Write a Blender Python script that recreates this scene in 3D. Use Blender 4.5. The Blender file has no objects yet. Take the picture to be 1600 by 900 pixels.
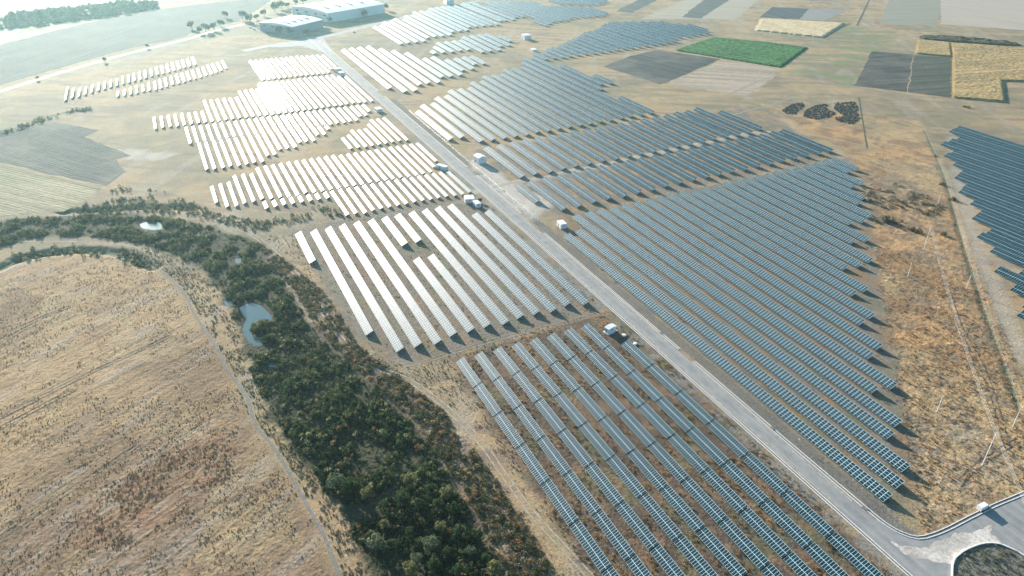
import bpy, math, random
import numpy as np
from mathutils import Vector
SC = bpy.context.scene
rad = math.radians

# ------------------------------------------------------------------ camera, sky, sun, exposure
CAM_H = 187.0
cam_data = bpy.data.cameras.new('camera')
cam = bpy.data.objects.new('camera', cam_data)
SC.collection.objects.link(cam)
cam.location = (0, 0, CAM_H)
cam.rotation_euler = (rad(90 - 30.331), 0, rad(64.570))
cam_data.sensor_width = 36
cam_data.lens = 36 * 1140 / 1600
cam_data.clip_start = 1
cam_data.clip_end = 30000
SC.camera = cam

SUN_EL, SUN_AZ = 14.6, 6.5      # azimuth of the shadows, degrees north of the rows' east end
world = bpy.data.worlds.new('World')
SC.world = world
world.use_nodes = True
wn = world.node_tree
sky = wn.nodes.new('ShaderNodeTexSky')
sky.sky_type = 'NISHITA'
sky.sun_disc = False
sky.sun_elevation = rad(SUN_EL)
sky.sun_rotation = rad(-90 - SUN_AZ)
sky.altitude = 200
sky.air_density = 1.0
sky.dust_density = 1.0
sky.ozone_density = 2.0
bg = wn.nodes['Background']
bg.inputs['Strength'].default_value = 0.075
tint = wn.nodes.new('ShaderNodeMix'); tint.data_type = 'RGBA'; tint.blend_type = 'MULTIPLY'; tint.inputs[0].default_value = 1
tint.inputs[7].default_value = (.76, 1.0, 1.04, 1)
wn.links.new(sky.outputs[0], tint.inputs[6]); wn.links.new(tint.outputs[2], bg.inputs['Color'])

sd = bpy.data.lights.new('sun', 'SUN')
sun = bpy.data.objects.new('sun', sd)
SC.collection.objects.link(sun)
sd.energy = 5.0
sd.angle = rad(0.55)
sd.color = (1.0, 0.885, 0.78)
_e, _a = rad(SUN_EL), rad(SUN_AZ)
sun.rotation_euler = Vector((math.cos(_e)*math.cos(_a), math.cos(_e)*math.sin(_a), -math.sin(_e))).to_track_quat('-Z', 'Y').to_euler()
sun.location = (-400, -50, 250)

SC.view_settings.view_transform = 'Standard'
SC.view_settings.look = 'None'
SC.view_settings.exposure = 1.5
SC.view_settings.gamma = 1
SC.cycles.max_bounces = 6
SC.cycles.diffuse_bounces = 2
SC.cycles.glossy_bounces = 2
SC.cycles.transparent_max_bounces = 8
SC.cycles.volume_bounces = 0
HAZE = 0.000085
HAZE_G = 0.6

rng = np.random.default_rng(7)
random.seed(7)
# ------ layout in metres: x runs east along the panel rows, y north
ROWS={
 'M1':[(49.6,-396.6,-356.5),(58.2,-395.3,-277.3),(66.7,-395.5,-259.2),(75.0,-395.5,-259.5),(83.7,-395.6,-257.6),(92.2,-395.0,-259.3),(100.7,-395.1,-355.9),(109.0,-395.6,-355.9),(117.8,-395.3,-257.9),(126.3,-395.3,-259.7),(134.7,-395.1,-259.5),(143.1,-395.4,-257.9),(151.8,-376.7,-259.6),(160.4,-377.2,-257.7),(100.8,-336.6,-259.5),(109.1,-336.9,-259.4)],
 'A':[(12.8,-493.1,-463.9),(18.3,-495.1,-454.1),(23.7,-495.8,-453.6),(28.8,-506.1,-454.8),(34.4,-506.4,-455.1),(39.8,-505.0,-457.0),(45.3,-514.5,-454.4),(50.9,-516.0,-454.2),(56.0,-515.9,-454.0),(61.5,-516.1,-453.6),(66.9,-516.3,-454.5),(72.3,-516.2,-454.1),(77.7,-516.3,-454.2),(83.1,-516.5,-454.0),(88.3,-516.1,-454.1),(93.7,-516.4,-454.2),(99.0,-516.5,-453.6),(104.2,-514.6,-453.7),(109.8,-515.3,-454.1),(115.1,-515.0,-454.1),(120.5,-514.7,-454.0),(125.7,-514.9,-453.8),(131.2,-515.3,-453.5),(136.6,-515.7,-453.5),(142.2,-515.9,-453.8),(147.5,-515.3,-453.5),(153.1,-515.6,-454.4),(158.4,-515.9,-463.1),(163.6,-516.0,-473.8)],
 'B':[(40.0,-452.4,-441.0),(45.6,-451.4,-441.0),(51.0,-451.8,-441.2),(56.3,-451.4,-441.6),(61.8,-451.4,-441.3),(67.2,-451.0,-440.6),(72.5,-450.9,-440.4),(78.0,-450.6,-440.5),(82.6,-450.7,-409.8),(88.0,-451.0,-409.3),(93.4,-450.8,-408.2),(98.8,-450.8,-409.6),(104.2,-451.4,-410.1),(109.6,-451.4,-409.6),(115.3,-451.7,-411.0),(120.5,-451.5,-409.8),(126.2,-452.0,-410.4),(131.6,-451.9,-409.9),(136.9,-451.4,-409.8),(142.3,-451.7,-409.8),(147.6,-451.5,-410.7),(153.0,-452.0,-409.9),(158.2,-451.8,-409.6),(163.7,-451.6,-410.5)],
 'C':[(115.3,-552.4,-525.2),(121.0,-557.3,-525.2),(126.5,-567.8,-525.7),(131.7,-566.7,-526.1),(137.3,-567.2,-526.3),(142.8,-577.3,-526.1),(148.2,-588.0,-526.2),(153.7,-588.2,-526.6),(159.3,-588.5,-526.4)],
 'D1':[(7.5,-634.3,-589.8),(12.8,-633.2,-590.2),(18.3,-632.7,-590.8),(23.7,-632.9,-589.3),(29.1,-633.7,-590.0),(34.5,-634.0,-590.4),(40.1,-633.3,-591.5),(45.4,-632.4,-590.6),(50.8,-633.3,-591.0),(56.2,-633.1,-591.7),(61.6,-632.6,-591.0),(66.8,-632.9,-590.0),(72.3,-632.4,-590.4),(77.8,-630.8,-590.7),(83.4,-631.1,-589.9),(88.7,-631.6,-590.5),(94.1,-632.1,-591.4),(99.6,-633.8,-590.9),(105.0,-633.4,-591.4),(110.3,-633.4,-591.4),(115.6,-633.3,-591.1),(121.1,-632.8,-591.3),(126.5,-633.3,-591.1),(131.9,-633.1,-591.2),(137.4,-633.0,-591.5),(143.0,-632.7,-601.6),(148.4,-633.4,-601.4),(153.7,-633.4,-611.7)],
 'D2':[(13.3,-587.9,-526.4),(18.3,-588.2,-526.3),(24.0,-588.0,-525.5),(29.2,-587.9,-526.3),(34.7,-587.8,-525.7),(40.1,-588.5,-526.3),(45.4,-588.0,-526.5),(50.8,-588.5,-526.6),(56.4,-588.4,-537.0),(61.5,-588.5,-536.8),(67.0,-588.5,-546.7),(72.5,-588.6,-546.8),(78.1,-588.6,-546.7),(83.5,-588.2,-557.2),(88.6,-588.4,-557.4),(94.0,-589.0,-556.7),(99.7,-588.6,-568.2),(104.9,-588.6,-567.3),(110.6,-588.9,-578.2)],
 'T1':[(-84.4,-813.2,-761.4),(-79.2,-803.4,-768.4),(-73.9,-801.4,-770.1),(-68.7,-805.8,-776.5),(-63.3,-810.9,-781.0),(-57.9,-814.2,-785.7),(-52.7,-818.7,-788.8),(-47.5,-822.1,-793.3),(-42.1,-825.3,-797.8),(-36.5,-833.4,-801.4),(-31.3,-836.8,-805.5),(-26.3,-842.0,-809.2),(-21.0,-845.9,-811.9),(-15.9,-850.1,-816.5),(-10.1,-853.9,-822.0),(-4.6,-858.9,-826.6),(0.8,-863.7,-828.4),(6.2,-868.9,-832.8),(11.7,-873.4,-837.6),(17.1,-878.0,-841.7),(22.4,-882.7,-846.0),(27.9,-886.0,-850.3),(33.5,-892.2,-854.6)],
 'T2':[(-41.6,-774.4,-756.4),(-35.9,-778.8,-757.5),(-30.5,-783.7,-759.1),(-25.2,-788.7,-761.3),(-19.7,-790.8,-764.0),(-14.4,-795.4,-765.1),(-8.9,-798.7,-766.2),(-4.0,-804.3,-769.5),(1.1,-807.9,-772.9),(6.7,-811.5,-777.8),(12.2,-817.3,-781.8),(17.6,-821.0,-784.5),(22.9,-825.0,-789.9),(28.3,-829.1,-793.4),(33.8,-834.5,-797.0),(39.3,-839.5,-801.5),(44.8,-846.0,-805.3),(49.9,-848.3,-810.5),(55.4,-852.7,-816.7),(61.0,-859.6,-823.1)],
 'U1':[(190.0,-853.6,-673.3),(199.8,-856.8,-656.0),(209.5,-857.7,-656.1),(220.2,-858.3,-674.1),(229.6,-840.1,-675.4),(239.7,-824.5,-674.5),(249.8,-807.7,-691.7),(259.1,-774.4,-691.3),(269.4,-776.7,-690.9),(278.7,-758.8,-706.7),(289.6,-760.0,-709.0),(299.9,-761.6,-725.9),(309.7,-761.8,-724.7)],
 'U2':[(279.0,-805.5,-791.2),(289.7,-824.8,-792.6),(299.8,-842.4,-791.8),(310.5,-844.3,-792.6),(320.4,-844.3,-792.7),(330.2,-845.3,-775.1),(340.1,-861.3,-775.2),(351.0,-864.4,-776.3),(361.4,-863.7,-794.0),(371.4,-865.1,-793.9),(382.8,-848.8,-814.0)],
 'P':[(204.9,-482.4,-418.3),(215.9,-483.2,-419.7),(227.1,-484.6,-418.9),(237.8,-485.7,-419.7),(248.6,-485.6,-420.5),(259.6,-485.5,-420.5),(271.0,-486.9,-420.9),(282.1,-487.8,-420.5),(293.0,-487.0,-420.7),(304.1,-487.6,-421.0),(315.2,-488.6,-421.7),(326.6,-488.7,-422.1),(338.1,-488.9,-422.4),(349.6,-489.0,-422.5),(361.6,-490.3,-423.1),(373.7,-491.0,-424.2),(385.9,-493.4,-424.4),(396.8,-492.9,-424.7),(409.2,-495.8,-425.0),(422.2,-479.6,-427.9)],
 'Q':[(194.8,-406.7,-377.0),(204.8,-408.4,-359.8),(215.7,-409.5,-359.3),(227.5,-409.8,-361.3),(238.6,-410.5,-361.7),(249.9,-411.8,-360.9),(261.0,-412.6,-361.0),(272.0,-412.5,-361.0),(283.7,-412.8,-363.0),(295.6,-413.5,-363.0),(306.9,-413.6,-363.2),(318.4,-414.1,-363.7),(329.4,-414.4,-364.1),(340.5,-414.6,-364.0),(351.7,-415.2,-364.5),(363.4,-415.6,-364.7),(375.6,-415.9,-364.7),(387.2,-416.5,-365.1),(398.5,-416.7,-365.2),(410.1,-417.0,-365.3),(422.6,-418.0,-365.8),(433.6,-418.2,-366.0)],
 'R':[(188.3,-327.3,-105.8),(197.0,-329.7,-107.4),(205.5,-348.1,-112.2),(214.6,-348.8,-126.4),(223.1,-349.0,-129.8),(231.6,-348.6,-147.8),(240.6,-348.8,-147.5),(249.3,-349.2,-166.9),(258.1,-349.1,-168.8),(267.1,-349.6,-186.8),(275.9,-349.8,-189.8),(284.7,-349.8,-207.6),(293.2,-348.4,-207.6),(302.0,-349.0,-228.7),(311.0,-349.6,-228.6),(320.5,-350.9,-228.7),(329.8,-350.7,-250.0),(338.9,-350.7,-248.1),(347.8,-350.6,-267.7),(357.0,-350.9,-267.8),(366.3,-352.3,-271.0),(376.1,-352.5,-287.5),(384.9,-351.6,-291.4),(394.4,-352.1,-309.2),(403.7,-352.6,-309.9),(413.1,-353.7,-329.0),(421.9,-352.3,-330.5)],
 'L':[(87.6,-240.7,-221.0,0,0),(87.6,-220.7,-201.1,0,1),(87.6,-200.8,-181.1,0,2),(87.6,-180.8,-161.2,0,3),(87.6,-160.9,-141.2,0,4),(87.6,-140.9,-121.3,0,5),(87.6,-121.0,-101.3,0,6),(96.5,-241.1,-221.5,1,0),(96.5,-221.2,-201.5,1,1),(96.5,-201.2,-181.6,1,2),(96.5,-181.3,-161.6,1,3),(96.5,-161.3,-141.7,1,4),(96.5,-141.4,-121.7,1,5),(96.5,-121.4,-101.8,1,6),(105.5,-241.2,-221.6,2,0),(105.5,-221.3,-201.7,2,1),(105.5,-201.3,-181.7,2,2),(105.5,-181.4,-161.8,2,3),(105.5,-161.4,-141.8,2,4),(105.5,-141.5,-121.9,2,5),(105.5,-121.5,-101.9,2,6),(114.4,-241.1,-221.4,3,0),(114.4,-221.1,-201.5,3,1),(114.4,-201.2,-181.5,3,2),(114.4,-181.2,-161.6,3,3),(114.4,-161.3,-141.6,3,4),(114.4,-141.3,-121.7,3,5),(114.4,-121.4,-101.7,3,6),(123.0,-240.7,-221.1,4,0),(123.0,-220.8,-201.2,4,1),(123.0,-200.8,-181.2,4,2),(123.0,-180.9,-161.3,4,3),(123.0,-160.9,-141.3,4,4),(123.0,-141.0,-121.4,4,5),(123.0,-121.0,-101.4,4,6),(131.9,-240.7,-221.1,5,0),(131.9,-220.7,-201.1,5,1),(131.9,-200.8,-181.2,5,2),(131.9,-180.8,-161.2,5,3),(131.9,-160.9,-141.3,5,4),(131.9,-140.9,-121.3,5,5),(131.9,-121.0,-101.4,5,6),(131.9,-101.0,-81.4,5,7),(141.0,-241.1,-221.5,6,0),(141.0,-221.2,-201.6,6,1),(141.0,-201.2,-181.6,6,2),(141.0,-181.3,-161.7,6,3),(141.0,-161.3,-141.7,6,4),(141.0,-141.4,-121.8,6,5),(141.0,-121.4,-101.8,6,6),(141.0,-101.5,-81.9,6,7),(149.7,-241.0,-221.4,7,0),(149.7,-221.1,-201.4,7,1),(149.7,-201.1,-181.5,7,2),(149.7,-181.2,-161.5,7,3),(149.7,-161.2,-141.6,7,4),(149.7,-141.3,-121.6,7,5),(149.7,-121.3,-101.7,7,6),(149.7,-101.4,-81.7,7,7),(159.1,-221.2,-201.6,8,0),(159.1,-201.3,-181.6,8,1),(159.1,-181.3,-161.7,8,2),(159.1,-161.4,-141.7,8,3),(159.1,-141.4,-121.8,8,4),(159.1,-121.5,-101.8,8,5),(159.1,-101.5,-81.9,8,6)],
 'F':[(-14.7,-673.8,-639.9),(-9.2,-673.5,-640.8),(-3.6,-673.9,-640.8),(1.7,-674.4,-640.2),(7.1,-674.8,-640.7),(12.6,-673.7,-640.6),(18.0,-674.1,-640.9),(23.3,-673.8,-640.6),(28.5,-707.7,-639.6),(33.9,-706.8,-639.9),(39.4,-706.5,-640.1),(44.9,-706.7,-640.4),(50.2,-705.3,-640.7),(55.9,-706.0,-640.3),(61.2,-726.0,-640.8),(66.6,-726.0,-640.8),(71.9,-726.0,-640.8),(77.3,-726.0,-640.8),(82.6,-746.0,-640.8),(88.0,-746.0,-640.8),(93.4,-746.0,-640.8),(98.7,-746.0,-640.8),(104.1,-746.0,-640.8),(109.4,-746.0,-640.8),(114.8,-746.0,-641.0),(120.2,-746.1,-641.1),(126.0,-747.3,-641.6),(131.6,-748.6,-641.0),(136.8,-748.2,-641.4),(142.2,-747.7,-641.3),(148.0,-748.2,-641.8),(153.4,-748.6,-641.6),(158.4,-740.0,-640.7),(164.5,-736.9,-640.7)],
 'E':[(88.5,-846.0,-761.0),(93.9,-846.0,-761.0),(99.3,-846.0,-761.0),(104.7,-846.0,-761.0),(110.1,-846.0,-761.0),(115.5,-846.0,-761.0),(120.9,-846.0,-761.0),(126.3,-846.0,-761.0),(131.5,-847.0,-760.0),(137.4,-847.0,-760.0),(142.8,-845.0,-760.0),(148.2,-844.0,-759.0),(153.7,-843.0,-760.0),(159.3,-843.0,-774.0),(165.0,-840.0,-780.0)],
 'U0':[(260.3,-970.0,-855.9),(270.1,-974.1,-857.0),(280.0,-992.4,-858.1),(289.7,-994.6,-858.2),(300.0,-1010.6,-874.5),(310.9,-1003.7,-878.0),(320.4,-1025.8,-877.2),(331.2,-1026.5,-878.4),(340.7,-1049.8,-894.6),(351.6,-1051.4,-896.0),(361.2,-1050.0,-896.9),(371.5,-1067.7,-913.9),(381.9,-1071.4,-914.5),(392.1,-1072.9,-914.6),(401.9,-1074.2,-913.5),(412.0,-1074.8,-914.5),(425.6,-1080.0,-935.2),(433.5,-1090.0,-935.3),(445.8,-1095.0,-935.5)],
 'V':[(188.8,-591.9,-512.0),(198.6,-607.6,-512.3),(208.8,-609.1,-497.3),(218.2,-624.6,-496.5),(228.5,-626.8,-497.0),(237.9,-641.8,-496.9),(247.7,-642.6,-496.9),(257.8,-643.4,-498.0),(267.5,-659.9,-497.8),(277.7,-659.9,-498.6),(287.6,-676.5,-499.4),(298.0,-677.7,-499.4),(307.2,-676.6,-499.1),(317.1,-692.6,-499.7),(327.3,-692.1,-499.6),(338.5,-695.3,-500.4),(348.5,-711.7,-501.2),(358.7,-727.8,-501.3),(369.2,-729.0,-584.0),(369.2,-554.0,-502.0),(379.2,-682.0,-599.0),(389.7,-633.0,-599.0)],
 'W':[(378.7,-746.1,-713.5),(390.0,-746.7,-713.9),(400.3,-754.4,-714.8),(410.4,-762.5,-715.3),(421.1,-766.0,-716.2),(431.5,-772.8,-716.0),(441.7,-780.5,-716.0),(452.6,-788.6,-717.0),(463.5,-797.3,-718.0),(473.8,-806.6,-718.8),(485.0,-816.9,-719.8),(495.1,-822.0,-720.1),(506.0,-826.6,-721.4),(516.4,-832.8,-721.7),(528.1,-844.5,-722.8),(538.4,-854.9,-723.9),(549.6,-861.6,-726.0),(560.0,-861.7,-727.0),(570.3,-858.1,-742.1),(580.4,-854.6,-742.3),(592.5,-850.0,-743.8),(603.3,-844.9,-744.5),(615.0,-839.3,-746.4),(625.2,-815.0,-747.0),(635.4,-804.5,-763.5)],
 'X':[(341.4,-161.0,-126.0),(351.5,-165.0,-132.0),(361.6,-178.0,-140.0),(372.2,-194.0,-146.0),(382.0,-187.0,-152.0),(391.6,-210.0,-160.0),(401.6,-225.0,-166.0),(411.5,-226.0,-172.0),(422.0,-243.0,-180.0),(431.5,-246.0,-186.0),(441.0,-258.0,-192.0),(451.5,-274.0,-198.0),(461.0,-278.0,-206.0),(471.5,-292.0,-212.0),(482.0,-296.0,-218.0),(492.5,-309.0,-226.0),(503.0,-324.0,-232.0),(513.0,-326.0,-240.0),(522.8,-342.0,-246.0),(534.0,-344.0,-254.0),(545.0,-345.0,-260.0),(555.8,-360.0,-268.0),(567.0,-363.0,-274.0)],
 'G':[(456.5,-1050.0,-950.0),(467.1,-1090.0,-950.0),(467.1,-920.0,-880.0),(477.7,-1090.0,-890.0),(488.3,-1090.0,-900.0),(498.9,-1080.0,-900.0),(509.5,-1080.0,-900.0),(520.1,-1070.0,-910.0),(530.7,-1060.0,-910.0),(541.3,-1010.0,-910.0),(551.9,-1000.0,-910.0),(562.5,-990.0,-910.0),(573.1,-980.0,-910.0),(583.7,-970.0,-920.0)],
 'K':[(565.3,-1060.0,-1020.0),(575.9,-1070.0,-1010.0),(586.5,-1060.0,-1000.0),(597.1,-1060.0,-990.0),(607.7,-1050.0,-990.0),(618.3,-1050.0,-990.0),(628.9,-1040.0,-1000.0),(639.5,-1040.0,-1010.0)],
}
PG={
 'corridor':[(-498.1, -127.0), (-493.5, -106.9), (-487.3, -72.5), (-471.5, -37.0), (-450.0, -9.2), (-429.4, 7.1), (-398.1, 28.0), (-352.4, 34.1), (-303.1, 37.1), (-264.9, 45.7), (-231.1, 55.4), (-195.2, 61.4), (-160.8, 62.3), (-132.6, 63.0), (-117.6, 64.1), (-133.4, 30.8), (-150.9, 24.5), (-173.7, 22.5), (-201.4, 18.0), (-223.0, 10.8), (-253.9, 7.5), (-283.5, 6.7), (-318.1, 5.7), (-353.5, 0.8), (-386.0, -7.2), (-412.9, -21.8), (-441.0, -51.0), (-455.9, -74.4), (-454.1, -102.9), (-458.8, -121.8)],
 'fringe':[(-400.6, 28.4), (-365.3, 39.8), (-330.5, 49.2), (-302.3, 52.1), (-272.1, 53.3), (-244.3, 62.3), (-214.7, 71.3), (-178.0, 74.5), (-145.4, 76.0), (-112.9, 74.0), (-118.4, 62.4), (-140.6, 62.5), (-173.3, 62.8), (-211.8, 59.7), (-247.9, 49.5), (-289.7, 40.1), (-332.8, 36.9), (-369.7, 30.4)],
 'leftfield':[(-475.5, -165.9), (-432.1, -100.7), (-431.6, -82.5), (-425.3, -60.4), (-408.9, -38.1), (-393.3, -27.5), (-370.3, -19.3), (-323.9, -6.6), (-271.6, -0.2), (-230.8, 2.8), (-198.1, 10.7), (-155.0, 15.7), (-139.7, 17.5), (-239.3, -191.9), (-551.5, -325.8)],
 'brush':[(-196.8, -66.8), (-211.1, -62.3), (-217.9, -51.3), (-227.1, -43.3), (-235.2, -30.5), (-234.3, -12.9), (-226.6, -4.7), (-205.4, -11.7), (-196.9, -32.4), (-193.6, -54.5)],
 'canal':[(-395.6, -27.4), (-376.5, -19.8), (-351.7, -13.0), (-332.1, -10.7), (-305.7, -5.6), (-279.8, -1.8), (-256.1, 2.8), (-236.4, 3.6), (-222.8, 7.3), (-206.9, 10.2), (-187.4, 12.9), (-172.9, 15.0), (-155.0, 15.7), (-140.9, 15.0)],
 'pale1':[(-606.7, -56.5), (-605.2, -43.5), (-572.5, -0.7), (-566.1, -18.5), (-580.5, -39.4)],
 'lowL':[(-245.8, 86.0), (-248.1, 172.7), (-226.6, 172.8), (-77.8, 167.8), (-108.1, 84.0)],
 'lowM':[(-404.7, 49.0), (-411.9, 168.0), (-250.6, 174.2), (-246.3, 68.6), (-272.1, 53.3)],
 'lowR':[(-334.4, 187.0), (-355.9, 204.0), (-353.8, 443.5), (-271.6, 370.3), (-162.0, 262.3), (-113.5, 217.8), (-100.4, 189.3), (-110.2, 188.5)],
 'lowPQ':[(-486.3, 196.7), (-485.2, 469.3), (-357.9, 435.0), (-351.8, 201.7), (-366.8, 192.0)],
 'clearing':[(-453.3, 183.0), (-477.9, 198.3), (-416.0, 197.8), (-372.1, 208.3), (-356.1, 182.1), (-382.4, 181.8), (-417.3, 181.9)],
 'openright':[(-358.8, 448.8), (-492.9, 476.2), (-387.6, 567.4), (-371.4, 543.3), (-126.4, 295.0), (-54.4, 197.1), (-89.4, 187.7), (-149.2, 247.1), (-265.1, 363.0)],
 'pave':[(-103.8, 173.2), (-89.0, 172.7), (-80.7, 172.8), (-67.8, 168.8), (-49.6, 207.0), (-84.6, 252.2), (-86.1, 233.8), (-86.7, 221.4), (-86.7, 209.9), (-86.4, 198.7), (-87.0, 192.1), (-88.3, 186.1), (-90.8, 183.0), (-94.0, 181.6), (-100.7, 181.0), (-113.1, 180.5), (-127.9, 181.4)],
 'palepave':[(-92.8, 177.4), (-89.5, 181.5), (-86.4, 186.9), (-84.4, 199.3), (-84.3, 212.5), (-81.2, 210.9), (-77.5, 209.7), (-75.9, 208.3), (-79.0, 202.5), (-79.4, 192.5), (-77.4, 187.0), (-80.3, 185.0), (-84.2, 181.3), (-88.5, 176.6)],
 'loop':[(-66.3, 172.0), (-77.6, 186.7), (-79.7, 192.9), (-79.8, 199.1), (-79.0, 204.0), (-77.1, 207.5), (-74.1, 209.3), (-70.6, 210.3), (-62.6, 210.2), (-54.4, 197.1)],
 'fenceR':[(-371.4, 543.3), (-322.1, 494.8), (-290.3, 462.1), (-252.7, 420.9), (-224.2, 389.9), (-197.1, 360.7), (-169.3, 331.6), (-147.6, 309.4), (-128.7, 290.2), (-116.8, 277.2)],
 'fenceR2':[(-350.8, 550.0), (-290.1, 475.8), (-239.7, 416.5), (-210.0, 383.7), (-188.3, 363.4), (-169.9, 344.1), (-138.0, 312.6)],
 'pond1':[(-453.4, -31.1), (-454.7, -27.5), (-450.1, -19.9), (-439.9, -19.0), (-440.3, -23.9), (-446.1, -29.9)],
 'pond2':[(-328.8, 9.7), (-330.4, 13.2), (-330.3, 16.3), (-326.1, 19.6), (-314.4, 22.5), (-310.5, 21.5), (-313.6, 16.4), (-310.0, 12.4), (-303.1, 12.0), (-297.0, 15.0), (-291.6, 16.9), (-292.3, 12.0), (-296.9, 9.4), (-307.9, 8.1), (-316.8, 11.0), (-322.8, 10.1)],
 'pond3':[(-382.4, 14.1), (-382.3, 17.8), (-376.4, 18.0), (-376.4, 14.7)],
 'pond4':[(-338.9, 3.8), (-338.2, 6.7), (-332.8, 6.9), (-332.2, 3.9)],
 'pond5':[(-276.6, 14.5), (-274.7, 17.4), (-271.7, 17.4), (-273.5, 14.5)],
 'ditch1':[(-491.6, -72.7), (-487.0, -58.4), (-483.3, -44.1), (-479.7, -29.6), (-470.2, -9.7), (-463.8, -0.8)],
 'ditch2':[(-425.4, -100.0), (-430.8, -94.6), (-433.9, -87.3), (-433.1, -73.3), (-428.1, -57.3), (-415.4, -41.2), (-404.2, -33.5), (-391.3, -26.6)],
 'green_l':[(-684.4, -126.2), (-692.7, -113.6), (-705.3, -100.8), (-719.7, -89.9), (-726.0, -73.1), (-724.6, -65.6)],
 'scrubR':[(-315.0, 410.2), (-313.0, 441.4), (-285.9, 432.9), (-261.3, 425.2), (-242.9, 379.3), (-251.1, 368.0), (-263.5, 366.4), (-280.1, 374.4)],
 'road_l':[(-955.5, 176.6), (-844.5, 172.0), (-746.0, 171.5), (-684.0, 173.3), (-565.9, 170.5), (-488.5, 169.6), (-441.2, 171.7), (-397.8, 173.0), (-310.4, 172.5), (-244.7, 173.2), (-173.9, 172.4), (-143.2, 173.1), (-133.1, 172.8), (-117.5, 173.2), (-103.8, 173.2), (-89.0, 172.7), (-80.7, 172.8), (-68.4, 172.3)],
 'road_r':[(-946.2, 187.2), (-855.0, 183.2), (-743.5, 185.8), (-679.8, 182.1), (-613.9, 182.7), (-526.5, 180.4), (-447.3, 180.0), (-394.7, 179.7), (-348.7, 179.9), (-306.8, 180.1), (-241.3, 180.2), (-202.7, 181.0), (-173.2, 180.2), (-151.7, 180.8), (-141.2, 180.5), (-127.9, 181.4), (-113.1, 180.5), (-103.4, 180.5), (-96.8, 181.3), (-94.0, 181.6), (-90.8, 183.0), (-88.3, 186.1), (-87.0, 192.1), (-86.4, 198.7), (-86.7, 209.9), (-86.7, 221.4), (-86.1, 233.8), (-85.3, 253.5)],
 'chan_r_out':[(-142.8, 182.0), (-123.6, 181.6), (-110.1, 180.8), (-99.6, 182.4), (-94.9, 182.7), (-91.8, 184.3), (-89.2, 187.8), (-88.4, 192.2), (-88.2, 201.0), (-88.7, 212.6), (-88.7, 224.3), (-87.8, 236.4)],
 'white_track':[(-792.0, -176.1), (-825.8, -140.5), (-884.6, -89.8), (-945.2, -28.8), (-997.5, 35.8), (-1032.9, 68.8), (-1067.9, 112.6)],
 'top_road':[(-902.9, 90.0), (-921.6, 128.9), (-930.5, 168.2), (-959.7, 222.7), (-1000.5, 285.3), (-1046.6, 355.9), (-1082.9, 429.6), (-1154.1, 537.2)],
 'track_M_B':[(-496.6, -107.2), (-495.8, -90.2), (-490.9, -73.4), (-474.6, -37.0), (-458.0, -8.6), (-434.3, 11.2), (-414.2, 25.0), (-405.9, 34.6), (-409.3, 55.5), (-405.0, 83.3), (-400.6, 112.1), (-399.8, 145.4), (-402.1, 161.7)],
 'track_main':[(-414.2, 25.0), (-396.5, 31.3), (-361.6, 39.1), (-333.3, 43.4), (-302.0, 45.9), (-268.5, 49.4), (-252.2, 56.3), (-237.8, 65.8), (-213.6, 73.6), (-191.2, 77.7), (-170.8, 78.7), (-152.6, 79.6), (-135.3, 82.2), (-119.8, 84.6), (-109.9, 85.1)],
 'track_M_L':[(-252.2, 56.3), (-248.2, 72.2), (-249.0, 90.3), (-250.0, 109.2), (-249.2, 131.6), (-248.6, 151.7), (-249.3, 166.2)],
 'service':[(-411.0, 169.9), (-416.0, 197.8), (-413.9, 221.0), (-416.6, 237.5), (-417.8, 269.4), (-420.3, 303.7), (-422.9, 340.0), (-424.2, 371.1), (-428.0, 405.8), (-422.9, 427.4)],
 'left_track':[(-463.5, -103.8), (-451.2, -83.8), (-440.3, -60.8), (-424.1, -37.9), (-405.4, -23.8), (-379.8, -15.6), (-345.1, -10.5), (-311.2, -5.0), (-266.5, 0.4), (-230.8, 2.8), (-198.6, 9.7), (-160.5, 15.1)],
 'f_dark1':[(-665.0, 422.7), (-693.1, 476.1), (-705.5, 520.4), (-638.2, 556.1), (-606.4, 492.2), (-579.7, 435.5)],
 'f_green':[(-694.1, 536.7), (-731.4, 621.5), (-680.1, 661.3), (-639.4, 682.7), (-580.6, 587.3), (-599.8, 579.4)],
 'f_rough':[(-577.7, 439.7), (-634.0, 554.5), (-588.2, 577.7), (-567.4, 577.5), (-512.8, 482.4)],
 'f_stripe1':[(-936.8, 610.8), (-1016.7, 706.6), (-1002.8, 735.7), (-918.2, 625.9)],
 'f_stripe2':[(-859.3, 669.1), (-981.3, 810.1), (-963.8, 846.8), (-840.2, 687.2)],
 'f_blue1':[(-812.8, 767.0), (-868.6, 841.2), (-835.1, 880.0), (-778.7, 805.4)],
 'f_blue2':[(-778.0, 807.0), (-834.3, 881.7), (-802.7, 917.1), (-756.0, 831.5)],
 'f_yellow':[(-802.4, 761.1), (-728.2, 837.4), (-673.7, 742.8), (-743.0, 697.3)],
 'f_plough1':[(-595.1, 737.3), (-563.0, 764.1), (-458.1, 627.8), (-495.7, 601.3)],
 'f_plough2':[(-561.3, 764.1), (-535.1, 790.5), (-428.1, 648.3), (-457.5, 628.9)],
 'f_corn1':[(-613.5, 834.9), (-585.9, 855.3), (-537.2, 793.2), (-565.0, 770.8)],
 'f_corn2':[(-584.0, 855.1), (-529.2, 906.6), (-501.9, 933.3), (-418.4, 796.9), (-445.6, 745.3), (-396.9, 678.1), (-426.4, 649.5), (-534.2, 792.4)],
 'f_greengrey':[(-708.0, 879.7), (-852.3, 1066.7), (-813.2, 1149.0), (-667.8, 933.6)],
 'f_pale_r':[(-817.5, 1139.8), (-717.6, 1350.1), (-576.4, 1028.8), (-670.2, 949.0)],
 'f_stubbletop':[(-872.1, 608.9), (-992.2, 787.1), (-944.1, 888.2), (-815.6, 727.8)],
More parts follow.
